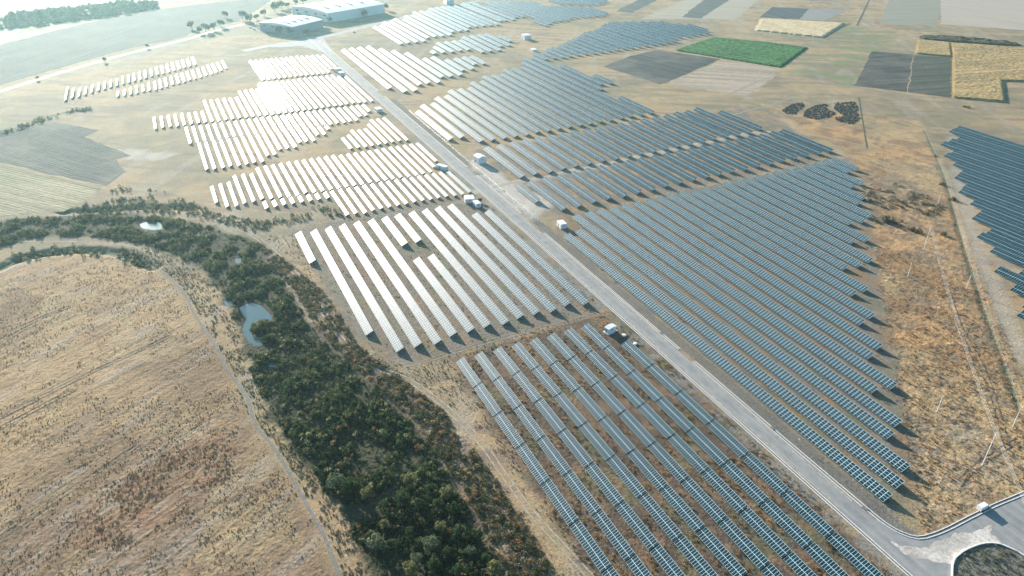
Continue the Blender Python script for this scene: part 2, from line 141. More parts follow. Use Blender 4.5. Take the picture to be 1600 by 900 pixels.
 'f_ploughL':[(-712.8, -155.8), (-691.8, -126.9), (-697.9, -89.2), (-659.4, -54.9), (-645.4, -66.0), (-583.3, -32.9), (-581.4, -44.5), (-549.9, -37.3), (-527.4, -49.7), (-560.7, -79.6), (-609.4, -118.6), (-633.7, -145.2)],
 'f_stubbleL':[(-629.9, -152.6), (-604.9, -118.1), (-556.7, -79.4), (-524.7, -51.6), (-505.8, -58.8), (-493.0, -73.5), (-500.9, -107.6), (-506.7, -134.7)],
 'f_bigL':[(-821.3, -237.5), (-838.7, -182.8), (-852.2, -143.1), (-909.2, -90.9), (-973.7, -28.3), (-1014.2, 35.6), (-1043.3, 46.8), (-1090.2, 107.4), (-1174.7, 147.0), (-1276.1, 190.0), (-1271.6, 113.8), (-1256.5, 64.3), (-1237.7, 14.6), (-1181.5, -52.5), (-1136.2, -129.7), (-1052.9, -163.4), (-914.1, -256.7)],
 'f_hayL':[(-1168.8, -217.0), (-1171.6, -175.4), (-1183.3, -150.5), (-1128.2, -150.3), (-1164.0, -79.3), (-1104.4, -127.5), (-1061.0, -164.2), (-1021.9, -197.3)],
 'f_hayL2':[(-1314.2, -83.2), (-1362.8, -21.5), (-1337.2, 61.4), (-1297.9, -22.6), (-1297.8, -74.3)],
 "f_darkstrip":[(-629.7, 861.8), (-604.1, 897.9), (-554.0, 926.5), (-538.9, 917.8), (-553.0, 896.0), (-587.5, 864.3), (-616.6, 845.5)],
 "sw":[(-276.5, -84.9), (-315.9, -21.1)],
 "ruts":[((-282.9, -85.6), (-315.9, -21.1)), ((-275.6, -84.8), (-290.2, -59.3)), ((-214.6, -78.7), (-243.7, -36.7)), ((-340.9, -91.4), (-354.5, -77.3)), ((-350.3, -87.3), (-364.1, -64.4))],
 "ruts_r":[((-189.5, 331.1), (-143.3, 290.6)), ((-143.3, 290.6), (-104.9, 251.3)), ((-99.0, 219.0), (-104.6, 260.0))],
 "palefoot":[(-120.1, 219.3), (-128.9, 251.7), (-105.9, 249.2), (-95.5, 248.1), (-91.3, 208.5), (-94.9, 194.6)],
 "junction":[(-914.9, 119.0), (-925.5, 137.0), (-951.7, 175.8), (-945.2, 189.4), (-859.0, 182.3), (-857.3, 170.9), (-901.6, 154.8), (-904.4, 133.2)],
 "mid_gap":[(-403.1, 28.8), (-403.0, 48.7), (-272.1, 53.3), (-246.3, 68.6), (-251.6, 174.9), (-226.6, 172.8), (-248.1, 172.7), (-246.7, 86.3), (-108.1, 84.0), (-125.9, 77.0), (-167.6, 74.8), (-214.7, 71.3), (-262.5, 50.7)],
 "tree_near":[(-155.9, 33.1), (-169.7, 56.6), (-152.2, 43.9), (-168.6, 45.9), (-157.8, 49.8), (-152.7, 54.5), (-144.5, 54.4), (-159.8, 39.7), (-165.8, 33.0), (-140.2, 57.9), (-144.7, 42.8), (-139.2, 49.0), (-145.9, 35.0), (-162.3, 56.0), (-149.5, 38.3), (-149.4, 58.6), (-181.4, 32.1), (-187.1, 27.0), (-173.6, 35.4), (-173.5, 42.0), (-134.0, 57.3), (-147.5, 48.1), (-159.3, 29.0), (-139.9, 37.0), (-132.8, 49.5), (-143.2, 30.1), (-167.1, 52.2), (-187.1, 30.3), (-179.0, 47.3), (-174.8, 52.7), (-191.9, 23.7), (-305.9, 18.4), (-303.8, 16.6), (-345.0, 11.3), (-336.3, 8.0)],
 "shrubs":[(-299.9, 411.0, 1, 'bright orange shrub among dark scrub'), (-263.7, 376.4, 2.2, 'large round dark shrub beside the stepped array ends'), (-246.3, 378.1, 1.8, 'dark spreading shrub left of the tall leaning pole'), (-235.6, 388.8, 1.2, 'small dark shrub right of the tall leaning pole'), (-288.2, 456.1, 1.3, 'dark green shrub growing on the ditch'), (-268.7, 439.8, 1.4, 'dark green shrub beside the ditch bend'), (-405.3, 186.7, 0.45, 'tiny black bush standing alone in the pale clearing'), (-328.2, 500.5, 0.8, 'low olive shrub on the ditch near its top'), (-400.9, 633.0, 1.6, 'lone dark shrub on tan ground above the right-edge panels')],
 "heaps":[[(-463.4, 479.3), (-475.6, 503.4), (-474.9, 514.1), (-464.9, 507.3), (-449.7, 482.2), (-454.2, 477.1)], [(-451.1, 492.2), (-460.1, 508.5), (-464.8, 526.1), (-460.3, 530.7), (-449.3, 517.8), (-439.0, 517.6), (-431.0, 504.8), (-431.5, 487.2), (-441.2, 483.3)], [(-448.1, 524.8), (-460.8, 539.0), (-456.1, 558.2), (-438.7, 544.6), (-431.4, 533.5), (-419.2, 525.4), (-407.9, 504.9), (-419.6, 500.1), (-429.0, 504.9), (-429.4, 516.4)]],
 'bank':[(-456.9, -121.5), (-455.0, -103.0), (-439.2, -51.0), (-411.2, -21.8), (-384.5, -7.3), (-352.1, 0.7), (-318.1, 5.7), (-283.5, 6.7), (-253.9, 7.5), (-223.0, 10.8), (-201.4, 18.0), (-173.7, 22.5), (-136.6, 24.2), (-141.3, 14.2), (-171.6, 14.7), (-205.3, 9.9), (-234.5, 3.3), (-277.4, -2.1), (-345.1, -10.5), (-394.9, -25.8), (-429.8, -57.3), (-438.9, -101.4), (-441.0, -119.4)],
 'pasture':[(-639.4, 682.7), (-669.6, 742.7), (-723.1, 837.7), (-654.4, 846.2), (-594.3, 754.2), (-595.3, 737.0), (-495.7, 601.3), (-523.5, 592.6), (-580.6, 587.3)],
 'bound1':[(-547.1, 410.5), (-520.9, 455.7), (-556.0, 565.1), (-493.6, 594.9), (-451.2, 622.0), (-413.9, 642.3), (-374.2, 671.3)],
 'bound2':[(-710.4, 824.1), (-653.1, 867.6), (-649.0, 933.6), (-585.2, 991.7), (-557.2, 1023.4)],
 'bound3':[(-538.4, 404.3), (-474.6, 404.7), (-477.6, 462.7), (-490.6, 519.3)],
 'bound4':[(-910.5, 618.6), (-841.9, 650.8), (-786.2, 746.6), (-774.7, 792.3)],
 'edge1':[(-670.9, 739.9), (-699.1, 789.6), (-725.2, 843.5)],
 'edge2':[(-711.6, 841.5), (-783.2, 933.8), (-869.9, 1044.3)],
 'edge3':[(-464.9, 573.4), (-410.9, 518.4), (-361.8, 468.5)],
 'edge4':[(-584.7, 853.8), (-539.0, 796.6), (-428.1, 650.8)],
 'hummock':[(-492.7, -72.7), (-522.9, -40.0), (-498.2, -13.7), (-453.6, 9.5), (-427.2, 32.4), (-432.9, 80.3), (-409.6, 84.5), (-409.3, 55.5), (-411.8, 30.1), (-438.8, 8.0), (-466.8, -22.7)],
 'farwood':[(-1218.1, -223.6), (-1248.8, -183.2), (-1293.9, -164.2), (-1306.0, -91.4), (-1336.1, -22.0), (-1303.8, 18.5), (-1243.1, 15.7), (-1199.0, -56.6), (-1164.8, -131.6), (-1166.8, -174.9), (-1159.3, -215.7)],
 "dome":(-394.8, 165.2),
 "lot":[(-1036.8, 117.9), (-1021.8, 120.5), (-1028.2, 126.3), (-1013.0, 129.5)],
 "fenceQ":[(-353.8, 182.7), (-354.3, 198.7), (-354.1, 214.3), (-353.1, 229.8), (-352.0, 257.5), (-354.3, 289.1), (-355.7, 327.2), (-358.3, 368.6), (-359.0, 399.0), (-358.9, 429.7)],
}
POLES=[(-227.9, 362.0, 17.5), (-210.3, 328.1, 8.7), (-268.5, 426.1, 7.7), (-189.2, 344.9, 7.9), (-102.7, 235.8, 15.2), (-129.6, 246.6, 7.4), (-111.2, 265.1, 9.5)]
TREES_FAR=[(-1252.2, -168.4), (-1220.0, -155.0), (-1241.6, -146.0), (-1225.4, -134.1), (-1233.0, -116.7), (-1232.7, -105.0), (-1220.4, -90.3), (-1230.2, -77.0), (-1235.5, -65.0), (-1218.7, -52.7), (-1235.0, -40.4), (-1240.0, -27.0), (-1256.8, -13.1), (-1262.1, 0.9), (-1269.2, 11.6), (-1065.1, 48.6), (-1030.7, 54.9), (-1035.7, 62.9), (-1044.0, 73.8), (-1062.4, 83.7), (-1126.1, 96.8), (-1100.8, 117.1), (-1077.7, 123.1), (-1092.6, 134.5), (-1117.9, 147.9), (-1147.4, 167.8), (-1164.9, 180.0), (-1171.9, 190.6), (-1189.5, 205.2), (-1196.1, 218.0), (-1085.8, 273.3), (-1091.2, 286.1), (-1117.1, 305.9), (-1089.4, 314.1), (-1048.0, 272.2), (-983.1, 145.8), (-969.3, 156.6), (-1009.6, 194.8), (-1015.4, 202.7), (-858.1, -111.1), (-912.7, -52.0), (-967.8, -8.1), (-960.8, 174.6), (-1031.9, 219.3)]
BASES={'shed': [(-464.1, 190.0), (-456.7, 190.8), (-457.5, 196.9)], 'box2': [(-343.9, 193.0), (-338.3, 192.6), (-340.3, 196.5)], 'kiosk': [(-234.1, 158.3), (-231.5, 158.9), (-232.4, 163.7)], 'cont4': [(-402.9, 157.6), (-396.9, 156.0), (-396.4, 161.9)], 'box5': [(-393.0, 159.6), (-387.6, 159.5), (-389.3, 162.8)], 'cont5': [(-462.5, 160.9), (-455.1, 164.9), (-457.2, 166.1)], 'cont6': [(-615.1, 160.2), (-608.7, 160.6), (-610.4, 165.7)], 'cab7': [(-768.5, 160.6), (-762.1, 161.7), (-768.3, 167.2)], 'cab8': [(-750.7, 161.6), (-744.5, 162.7), (-748.2, 166.8)], 'box8': [(-829.5, 406.5), (-819.2, 406.7), (-825.4, 415.0)], 'box9': [(-765.5, 386.7), (-758.1, 387.0), (-763.0, 391.9)], 'bldg': [(-1110.1, 412.2), (-1092.0, 410.4), (-1100.5, 418.9)], 'car1': [(-953.0, 227.5), (-948.8, 236.3)], 'van': [(-89.1, 213.1), (-89.2, 220.7)], 'wh_small': [(-1014.4, 126.5), (-968.3, 158.8), (-1008.6, 197.0), (-1083.1, 165.3)], 'wh_big': [(-1105.5, 185.2), (-1030.1, 218.0), (-1099.0, 294.0), (-1189.6, 286.3)], 'lamp1': [(-139.3, 179.0)], 'disc': [(-227.8, 164.8), (-219.8, 165.7)], 'rubble': [(-463.7, 492.0), (-446.3, 502.2), (-434.6, 501.3), (-449.2, 531.4), (-449.9, 543.6), (-428.0, 523.7), (-417.3, 504.9), (-427.0, 500.7), (-443.9, 490.2), (-463.2, 484.2)]}

# ------------------------------------------------------------------ helpers
col = SC.collection
def link(o, parent=None):
    col.objects.link(o)
    if parent is not None: o.parent = parent
    return o
def tag(o, label=None, cat=None, group=None, kind=None):
    if label: o['label'] = label
    if cat: o['category'] = cat
    if group: o['group'] = group
    if kind: o['kind'] = kind
    return o
def empty(name, loc, label, cat, group=None, rz=0):
    o = bpy.data.objects.new(name, None)
    o.location = loc; o.rotation_euler = (0, 0, rz); o.empty_display_size = 1
    return tag(link(o), label, cat, group)
def mesh_np(name, V, F, mat, parent=None, uv=None, colr=None, smooth=False):
    """V (n,3), F (m,k) with constant k -> one mesh object"""
    V = np.asarray(V, np.float32); F = np.asarray(F, np.int32)
    me = bpy.data.meshes.new(name)
    n, k = F.shape
    me.vertices.add(len(V)); me.vertices.foreach_set('co', V.ravel())
    me.loops.add(n*k); me.loops.foreach_set('vertex_index', F.ravel())
    me.polygons.add(n); me.polygons.foreach_set('loop_start', np.arange(0, n*k, k, dtype=np.int32))
    me.update(calc_edges=True)
    if smooth: me.shade_smooth()
    else: me.shade_flat()
    if uv is not None:
        l = me.uv_layers.new(name='UVMap'); l.data.foreach_set('uv', np.asarray(uv, np.float32).ravel())
    if colr is not None:
        a = me.color_attributes.new('Col', 'FLOAT_COLOR', 'POINT')
        c = np.ones((len(V), 4), np.float32); c[:, :3] = colr
        a.data.foreach_set('color', c.ravel())
    if mat: me.materials.append(mat)
    return link(bpy.data.objects.new(name, me), parent)
class MB:
    def __init__(s): s.V = []; s.F = []; s.n = 0
    def quad(s, *p):
        s.V += list(p); s.F.append([s.n, s.n+1, s.n+2, s.n+3]); s.n += 4
    def hexa(s, P):      # 8 points: bottom 0-3, top 4-7
        s.V += [tuple(q) for q in P]; b = s.n
        for f in ((3,2,1,0),(4,5,6,7),(0,1,5,4),(1,2,6,5),(2,3,7,6),(3,0,4,7)): s.F.append([b+i for i in f])
        s.n += 8
    def box(s, x0, x1, y0, y1, z0, z1):
        s.hexa([(x0,y0,z0),(x1,y0,z0),(x1,y1,z0),(x0,y1,z0),(x0,y0,z1),(x1,y0,z1),(x1,y1,z1),(x0,y1,z1)])
    def bar(s, a, b, w, w2=None, up=(0,0,1)):
        a, b = Vector(a), Vector(b); d = (b-a).normalized(); u = Vector(up)
        if abs(d.dot(u)) > .95: u = Vector((0,1,0))
        r = d.cross(u).normalized(); u = r.cross(d); w2 = w if w2 is None else w2
        P = []
        for c, q in ((a, w), (b, w2)):
            for i, j in ((-1,-1),(1,-1),(1,1),(-1,1)): P.append(c + r*(i*q/2) + u*(j*q/2))
        s.hexa(P)
    def tube(s, a, b, r0, r1, n=8):
        a, b = Vector(a), Vector(b); d = (b-a).normalized(); u = Vector((0,0,1)) if abs(d.z) < .9 else Vector((1,0,0))
        r = d.cross(u).normalized(); u = r.cross(d); base = s.n
        for c, q in ((a, r0), (b, r1)):
            for i in range(n):
                t = 2*math.pi*i/n; s.V.append(tuple(c + (r*math.cos(t)+u*math.sin(t))*q))
        for i in range(n): s.F.append([base+i, base+(i+1)%n, base+n+(i+1)%n, base+n+i])
        for k in (0, n):
            for i in range(1, n-2, 2): s.F.append([base+k, base+k+i, base+k+i+1, base+k+(i+2) % n])
        s.n += 2*n
    def build(s, name, mat, parent=None, smooth=False): return mesh_np(name, s.V, s.F, mat, parent, smooth=smooth)

# ------------------------------------------------------------------ noise and masks (numpy)
def _h(ix, iy, s):
    h = (ix.astype(np.int64)*374761393 + iy.astype(np.int64)*668265263 + s*974634777) & 0xffffffff
    h = ((h ^ (h >> 13))*1274126177) & 0xffffffff
    return ((h ^ (h >> 16)) & 0xffff).astype(np.float32)/65535
def vn(x, y, s=0):
    ix = np.floor(x); iy = np.floor(y); fx = x-ix; fy = y-iy
    fx = fx*fx*(3-2*fx); fy = fy*fy*(3-2*fy)
    return (_h(ix,iy,s)*(1-fx)+_h(ix+1,iy,s)*fx)*(1-fy)+(_h(ix,iy+1,s)*(1-fx)+_h(ix+1,iy+1,s)*fx)*fy
def fbm(x, y, sc, o=3, s=0):
    t = 0; a = 1; w = 0
    for i in range(o):
        t = t + a*vn(x/sc+i*17.3, y/sc-i*9.1, s+i); w += a; a *= .55; sc /= 2.1
    return t/w
def sst(a, b, x):
    t = np.clip((x-a)/(b-a), 0, 1); return t*t*(3-2*t)
def seg_dist(x, y, P, closed=False):
    d = np.full(x.shape, 1e9, np.float32); Q = P[1:]+P[:1] if closed else P[1:]
    for (x0, y0), (x1, y1) in zip(P, Q):
        dx, dy = x1-x0, y1-y0; L = dx*dx+dy*dy+1e-9
        t = np.clip(((x-x0)*dx+(y-y0)*dy)/L, 0, 1)
        d = np.minimum(d, np.hypot(x-x0-t*dx, y-y0-t*dy))
    return d
def inside(x, y, P):
    r = np.zeros(x.shape, bool)
    for (x0, y0), (x1, y1) in zip(P, P[1:]+P[:1]):
        if y0 == y1: continue
        c = ((y0 > y) != (y1 > y)) & (x < (x1-x0)*(y-y0)/(y1-y0)+x0); r ^= c
    return r
def bbsel(x, y, P, m):
    a = np.array(P); return (x > a[:,0].min()-m)&(x < a[:,0].max()+m)&(y > a[:,1].min()-m)&(y < a[:,1].max()+m)
def pmask(x, y, P, soft=3, wob=0, ws=10, seed=5):
    """1 inside polygon P, fading over soft metres, edge wobbled by noise"""
    m = np.zeros(x.shape, np.float32); s = bbsel(x, y, P, soft+wob+1)
    if not s.any(): return m
    X, Y = x[s], y[s]; d = seg_dist(X, Y, P, True); d = np.where(inside(X, Y, P), d, -d)
    if wob: d = d+(fbm(X, Y, ws, 3, seed)-.5)*2*wob
    m[s] = sst(-soft/2, soft/2, d); return m
def lmask(x, y, P, w, soft=1, wob=0, ws=6, seed=5):
    m = np.zeros(x.shape, np.float32); s = bbsel(x, y, P, w+soft+wob+1)
    if not s.any(): return m
    X, Y = x[s], y[s]; d = seg_dist(X, Y, P)
    if wob: d = d+(fbm(X, Y, ws, 3, seed)-.5)*2*wob
    m[s] = 1-sst(w/2-soft/2, w/2+soft/2, d); return m
def smooth_line(P, step=4):
    P = [np.array(p, float) for p in P]; out = []
    for i in range(len(P)-1):
        p0 = P[max(i-1,0)]; p1 = P[i]; p2 = P[i+1]; p3 = P[min(i+2,len(P)-1)]
        n = max(1, int(np.hypot(*(p2-p1))/step))
        for k in range(n):
            t = k/n; out.append(.5*((2*p1)+(-p0+p2)*t+(2*p0-5*p1+4*p2-p3)*t*t+(-p0+3*p1-3*p2+p3)*t**3))
    out.append(P[-1]); return [(float(a), float(b)) for a, b in out]

PANEL_ROUGH = .42
# ------------------------------------------------------------------ materials
def new_mat(name):
    m = bpy.data.materials.new(name); m.use_nodes = True; nt = m.node_tree
    return m, nt, nt.nodes['Principled BSDF']
class NT:
    def __init__(s, nt): s.nt = nt
    def n(s, t, **k):
        x = s.nt.nodes.new(t)
        for a, b in k.items(): setattr(x, a, b)
        return x
    def l(s, a, b): s.nt.links.new(a, b)
    def math(s, op, a, b=None, c=None):
        x = s.n('ShaderNodeMath', operation=op)
        for i, v in enumerate((a, b, c)):
            if v is None: continue
            if isinstance(v, (int, float)): x.inputs[i].default_value = v
            else: s.l(v, x.inputs[i])
        return x.outputs[0]
    def noise(s, vec, scale, detail=3, rough=.6):
        x = s.n('ShaderNodeTexNoise'); x.inputs['Scale'].default_value = scale
        x.inputs['Detail'].default_value = detail; x.inputs['Roughness'].default_value = rough
        if vec is not None: s.l(vec, x.inputs['Vector'])
        return x
    def mix(s, f, a, b, blend='MIX'):
        x = s.n('ShaderNodeMix', data_type='RGBA', blend_type=blend)
        for i, v in ((0, f), (6, a), (7, b)):
            if isinstance(v, (int, float)): x.inputs[i].default_value = v
            elif isinstance(v, tuple): x.inputs[i].default_value = (*v, 1)
            else: s.l(v, x.inputs[i])
        return x.outputs[2]
    def ramp(s, f, a, b):
        x = s.n('ShaderNodeMapRange'); x.inputs[1].default_value = a; x.inputs[2].default_value = b
        s.l(f, x.inputs[0]); return x.outputs[0]
def pos(t): return t.n('ShaderNodeNewGeometry').outputs['Position']
def simple(name, c, rough=.7, metal=0, var=.25, scale=.8, spec=.3):
    m, nt, b = new_mat(name); t = NT(nt)
    tc = t.n('ShaderNodeTexCoord').outputs['Object']
    nz = t.noise(tc, scale, 4)
    f = t.ramp(nz.outputs[0], .3, .7)
    c1 = tuple(q*(1-var) for q in c); c2 = tuple(min(1, q*(1+var)) for q in c)
    t.l(t.mix(f, c1, c2), b.inputs['Base Color'])
    b.inputs['Roughness'].default_value = rough; b.inputs['Metallic'].default_value = metal
    b.inputs['Specular IOR Level'].default_value = spec
    return m
def ground_material(name, attr=True, c=(.3,.25,.18), bump=.6):
    m, nt, b = new_mat(name); t = NT(nt); p = pos(t)
    n1 = t.noise(p, .9, 5, .7); n2 = t.noise(p, .11, 4, .6); n3 = t.noise(p, 3.2, 3, .6)
    if attr:
        a = t.n('ShaderNodeAttribute', attribute_name='Col'); base = a.outputs['Color']
    else: base = t.mix(t.ramp(n2.outputs[0], .35, .65), tuple(q*.85 for q in c), tuple(q*1.12 for q in c))
    k = t.math('ADD', t.math('MULTIPLY', t.ramp(n1.outputs[0], .3, .7), .7), t.math('MULTIPLY', t.ramp(n3.outputs[0], .3, .7), .5))
    k = t.math('ADD', t.math('ADD', k, t.math('MULTIPLY', t.ramp(n2.outputs[0], .3, .7), .25)), .28)
    vm = t.n('ShaderNodeVectorMath', operation='SCALE'); t.l(base, vm.inputs[0]); t.l(k, vm.inputs['Scale'])
    t.l(vm.outputs[0], b.inputs['Base Color'])
    b.inputs['Roughness'].default_value = .95; b.inputs['Specular IOR Level'].default_value = .15
    bp = t.n('ShaderNodeBump'); bp.inputs['Strength'].default_value = bump; bp.inputs['Distance'].default_value = .5
    t.l(t.math('ADD', n1.outputs[0], t.math('MULTIPLY', n3.outputs[0], .5)), bp.inputs['Height']); t.l(bp.outputs[0], b.inputs['Normal'])
    return m
def leaf_material(name, rough=.6, trans=.35):
    m, nt, b = new_mat(name); t = NT(nt)
    a = t.n('ShaderNodeAttribute', attribute_name='Col'); p = pos(t)
    nz = t.noise(p, 1.3, 3)
    k = t.math('ADD', t.math('MULTIPLY', t.ramp(nz.outputs[0], .3, .7), .7), .65)
    vm = t.n('ShaderNodeVectorMath', operation='SCALE'); t.l(a.outputs['Color'], vm.inputs[0]); t.l(k, vm.inputs['Scale'])
    t.l(vm.outputs[0], b.inputs['Base Color']); b.inputs['Roughness'].default_value = rough
    b.inputs['Specular IOR Level'].default_value = .06
    tr = t.n('ShaderNodeBsdfTranslucent'); t.l(vm.outputs[0], tr.inputs['Color'])
    mx = t.n('ShaderNodeMixShader'); mx.inputs[0].default_value = trans
    t.l(b.outputs[0], mx.inputs[1]); t.l(tr.outputs[0], mx.inputs[2])
    t.l(mx.outputs[0], nt.nodes['Material Output'].inputs['Surface'])
    return m
def row_material(name, c1, c2, ang, period, c3=None, mixn=.5, bump=.4):
    """soil or crop drawn in parallel rows running at angle ang"""
    m, nt, b = new_mat(name); t = NT(nt); p = pos(t)
    mp = t.n('ShaderNodeMapping'); t.l(p, mp.inputs[0]); mp.inputs['Rotation'].default_value = (0, 0, -ang)
    sx = t.n('ShaderNodeSeparateXYZ'); t.l(mp.outputs[0], sx.inputs[0])
    wob = t.noise(mp.outputs[0], .25, 3)
    s = t.math('SINE', t.math('MULTIPLY', t.math('ADD', sx.outputs[1], t.math('MULTIPLY', wob.outputs[0], period*.8)), 2*math.pi/period))
    st = t.n('ShaderNodeMapping'); t.l(mp.outputs[0], st.inputs[0]); st.inputs['Scale'].default_value = (.006, .13, 1)
    ns = t.noise(st.outputs[0], 1, 5, .75); nb = t.noise(p, .22, 6, .75); nl = t.noise(p, .02, 3)
    f = t.math('ADD', t.math('MULTIPLY', s, .18), t.math('ADD', t.math('MULTIPLY', t.ramp(ns.outputs[0], .40, .60), .6), t.math('MULTIPLY', t.ramp(nb.outputs[0], .35, .65), .45)))
    cc = t.mix(f, c1, c2)
    if c3: cc = t.mix(t.math('MULTIPLY', t.ramp(nl.outputs[0], .45, .62), mixn), cc, c3)
    t.l(cc, b.inputs['Base Color']); b.inputs['Roughness'].default_value = .95; b.inputs['Specular IOR Level'].default_value = .15
    bp = t.n('ShaderNodeBump'); bp.inputs['Strength'].default_value = bump; bp.inputs['Distance'].default_value = 1
    t.l(f, bp.inputs['Height']); t.l(bp.outputs[0], b.inputs['Normal'])
    return m
def track_material(name, c, edge=.35):
    """bare earth that frays out to the ground beside it; UV.y runs 0..1 across"""
    m, nt, b = new_mat(name); t = NT(nt); p = pos(t)
    uv = t.n('ShaderNodeUVMap'); sx = t.n('ShaderNodeSeparateXYZ'); t.l(uv.outputs[0], sx.inputs[0])
    v = t.math('ABSOLUTE', t.math('SUBTRACT', sx.outputs[1], .5))
    nz = t.noise(p, .5, 5, .7); nb = t.noise(p, .12, 3)
    a = t.math('ADD', t.math('SUBTRACT', .5-edge/2, v), t.math('MULTIPLY', t.math('SUBTRACT', nz.outputs[0], .5), .9))
    al = t.math('MULTIPLY', t.math('ADD', a, .05), 6)
    al = t.math('MINIMUM', t.math('MAXIMUM', al, 0), 1)
    t.l(t.mix(t.ramp(nz.outputs[0], .3, .7), tuple(q*.75 for q in c), tuple(q*1.2 for q in c)), b.inputs['Base Color'])
    b.inputs['Roughness'].default_value = .95; b.inputs['Specular IOR Level'].default_value = .15
    t.l(al, b.inputs['Alpha'])
    return m
def panel_material(name, mu, mv, nv, joint):
    """glass modules mu long and mv wide with aluminium frames, in metres of UV"""
    m, nt, b = new_mat(name); t = NT(nt)
    uv = t.n('ShaderNodeUVMap'); sx = t.n('ShaderNodeSeparateXYZ'); t.l(uv.outputs[0], sx.inputs[0])
    def line(c, step, w):
        q = t.math('DIVIDE', c, step); f = t.math('SUBTRACT', q, t.math('FLOOR', t.math('ADD', q, .5)))
        return t.math('LESS_THAN', t.math('ABSOLUTE', f), w/step)
    lw = .024 if name == 'tall_modules' else .041
    lu = line(sx.outputs[0], mu, lw); lv = line(sx.outputs[1], mv, lw)
    ln = t.math('MAXIMUM', lu, lv)
    if nv == 2: ln = t.math('MAXIMUM', ln, t.math('LESS_THAN', t.math('ABSOLUTE', t.math('SUBTRACT', sx.outputs[1], mv)), .06))
    else: ln = t.math('MAXIMUM', ln, t.math('LESS_THAN', t.math('ABSOLUTE', t.math('SUBTRACT', t.math('DIVIDE', sx.outputs[0], mu), t.math('FLOOR', t.math('ADD', t.math('DIVIDE', sx.outputs[0], mu), .5)))), .075/mu))
    cx = t.n('ShaderNodeCombineXYZ')
    t.l(t.math('FLOOR', t.math('DIVIDE', sx.outputs[0], mu)), cx.inputs[0]); t.l(t.math('FLOOR', t.math('DIVIDE', sx.outputs[1], mv)), cx.inputs[1])
    oi = t.n('ShaderNodeObjectInfo'); t.l(oi.outputs['Random'], cx.inputs[2])
    wnz = t.n('ShaderNodeTexWhiteNoise', noise_dimensions='3D'); t.l(cx.outputs[0], wnz.inputs['Vector'])
    cell = t.mix(wnz.outputs['Value'], (.001,.024,.036), (.002,.042,.062))
    t.l(t.mix(ln, cell, (.68,.86,.88)), b.inputs['Base Color'])
    dust = t.noise(pos(t), .35, 3)
    r = t.math('ADD', t.math('ADD', t.math('MULTIPLY', wnz.outputs['Value'], .04), PANEL_ROUGH), t.math('MULTIPLY', dust.outputs[0], .06))
    t.l(t.math('ADD', r, t.math('MULTIPLY', ln, .15)), b.inputs['Roughness'])
    b.inputs['IOR'].default_value = 1.5
    b.inputs['Specular IOR Level'].default_value = .12
    b.inputs['Coat Weight'].default_value = .55; b.inputs['Coat Roughness'].default_value = .085
    return m


M = {}
M['ground'] = ground_material('dry_ground')
M['steel'] = simple('galvanised_steel', (.42,.43,.43), .45, .6)
M['concrete'] = simple('pale_concrete', (.74,.74,.71), .8, 0, .15, 1.5)
M['concrete_dark'] = simple('dark_concrete', (.16,.16,.145), .9, 0, .35, .8)  # mottled darker tone for the drain floors and culvert slabs
M['white'] = simple('white_paint', (.80,.80,.79), .5, 0, .06)
M['pale'] = simple('pale_cladding', (.66,.67,.66), .5, 0, .1)
M['grey'] = simple('grey_cladding', (.30,.33,.35), .5, 0, .15)
M['dark'] = simple('dark_metal', (.05,.055,.06), .5, 0, .2)
M['glass'] = simple('dark_glass', (.03,.04,.05), .15, 0, .1, spec=.6)
M['bark'] = simple('bark', (.11,.085,.06), .9, 0, .3, 4)
M['leaf'] = leaf_material('leaves')
M['straw'] = leaf_material('dry_grass_blades', .8, .3)
M['rubber'] = simple('rubber', (.02,.02,.02), .8)
M['cable'] = simple('power_cable', (.35,.36,.36), .5)
M['four'] = panel_material('four_high_modules', 1.71, 1.055, 4, 12)
M['wide'] = panel_material('tall_modules', 1.25, 2.45, 2, 12)
M['two'] = panel_material('two_high_modules', .981, 2.0, 2, 20)
M['low'] = panel_material('low_modules', 1.65, 1.13, 3, 12)

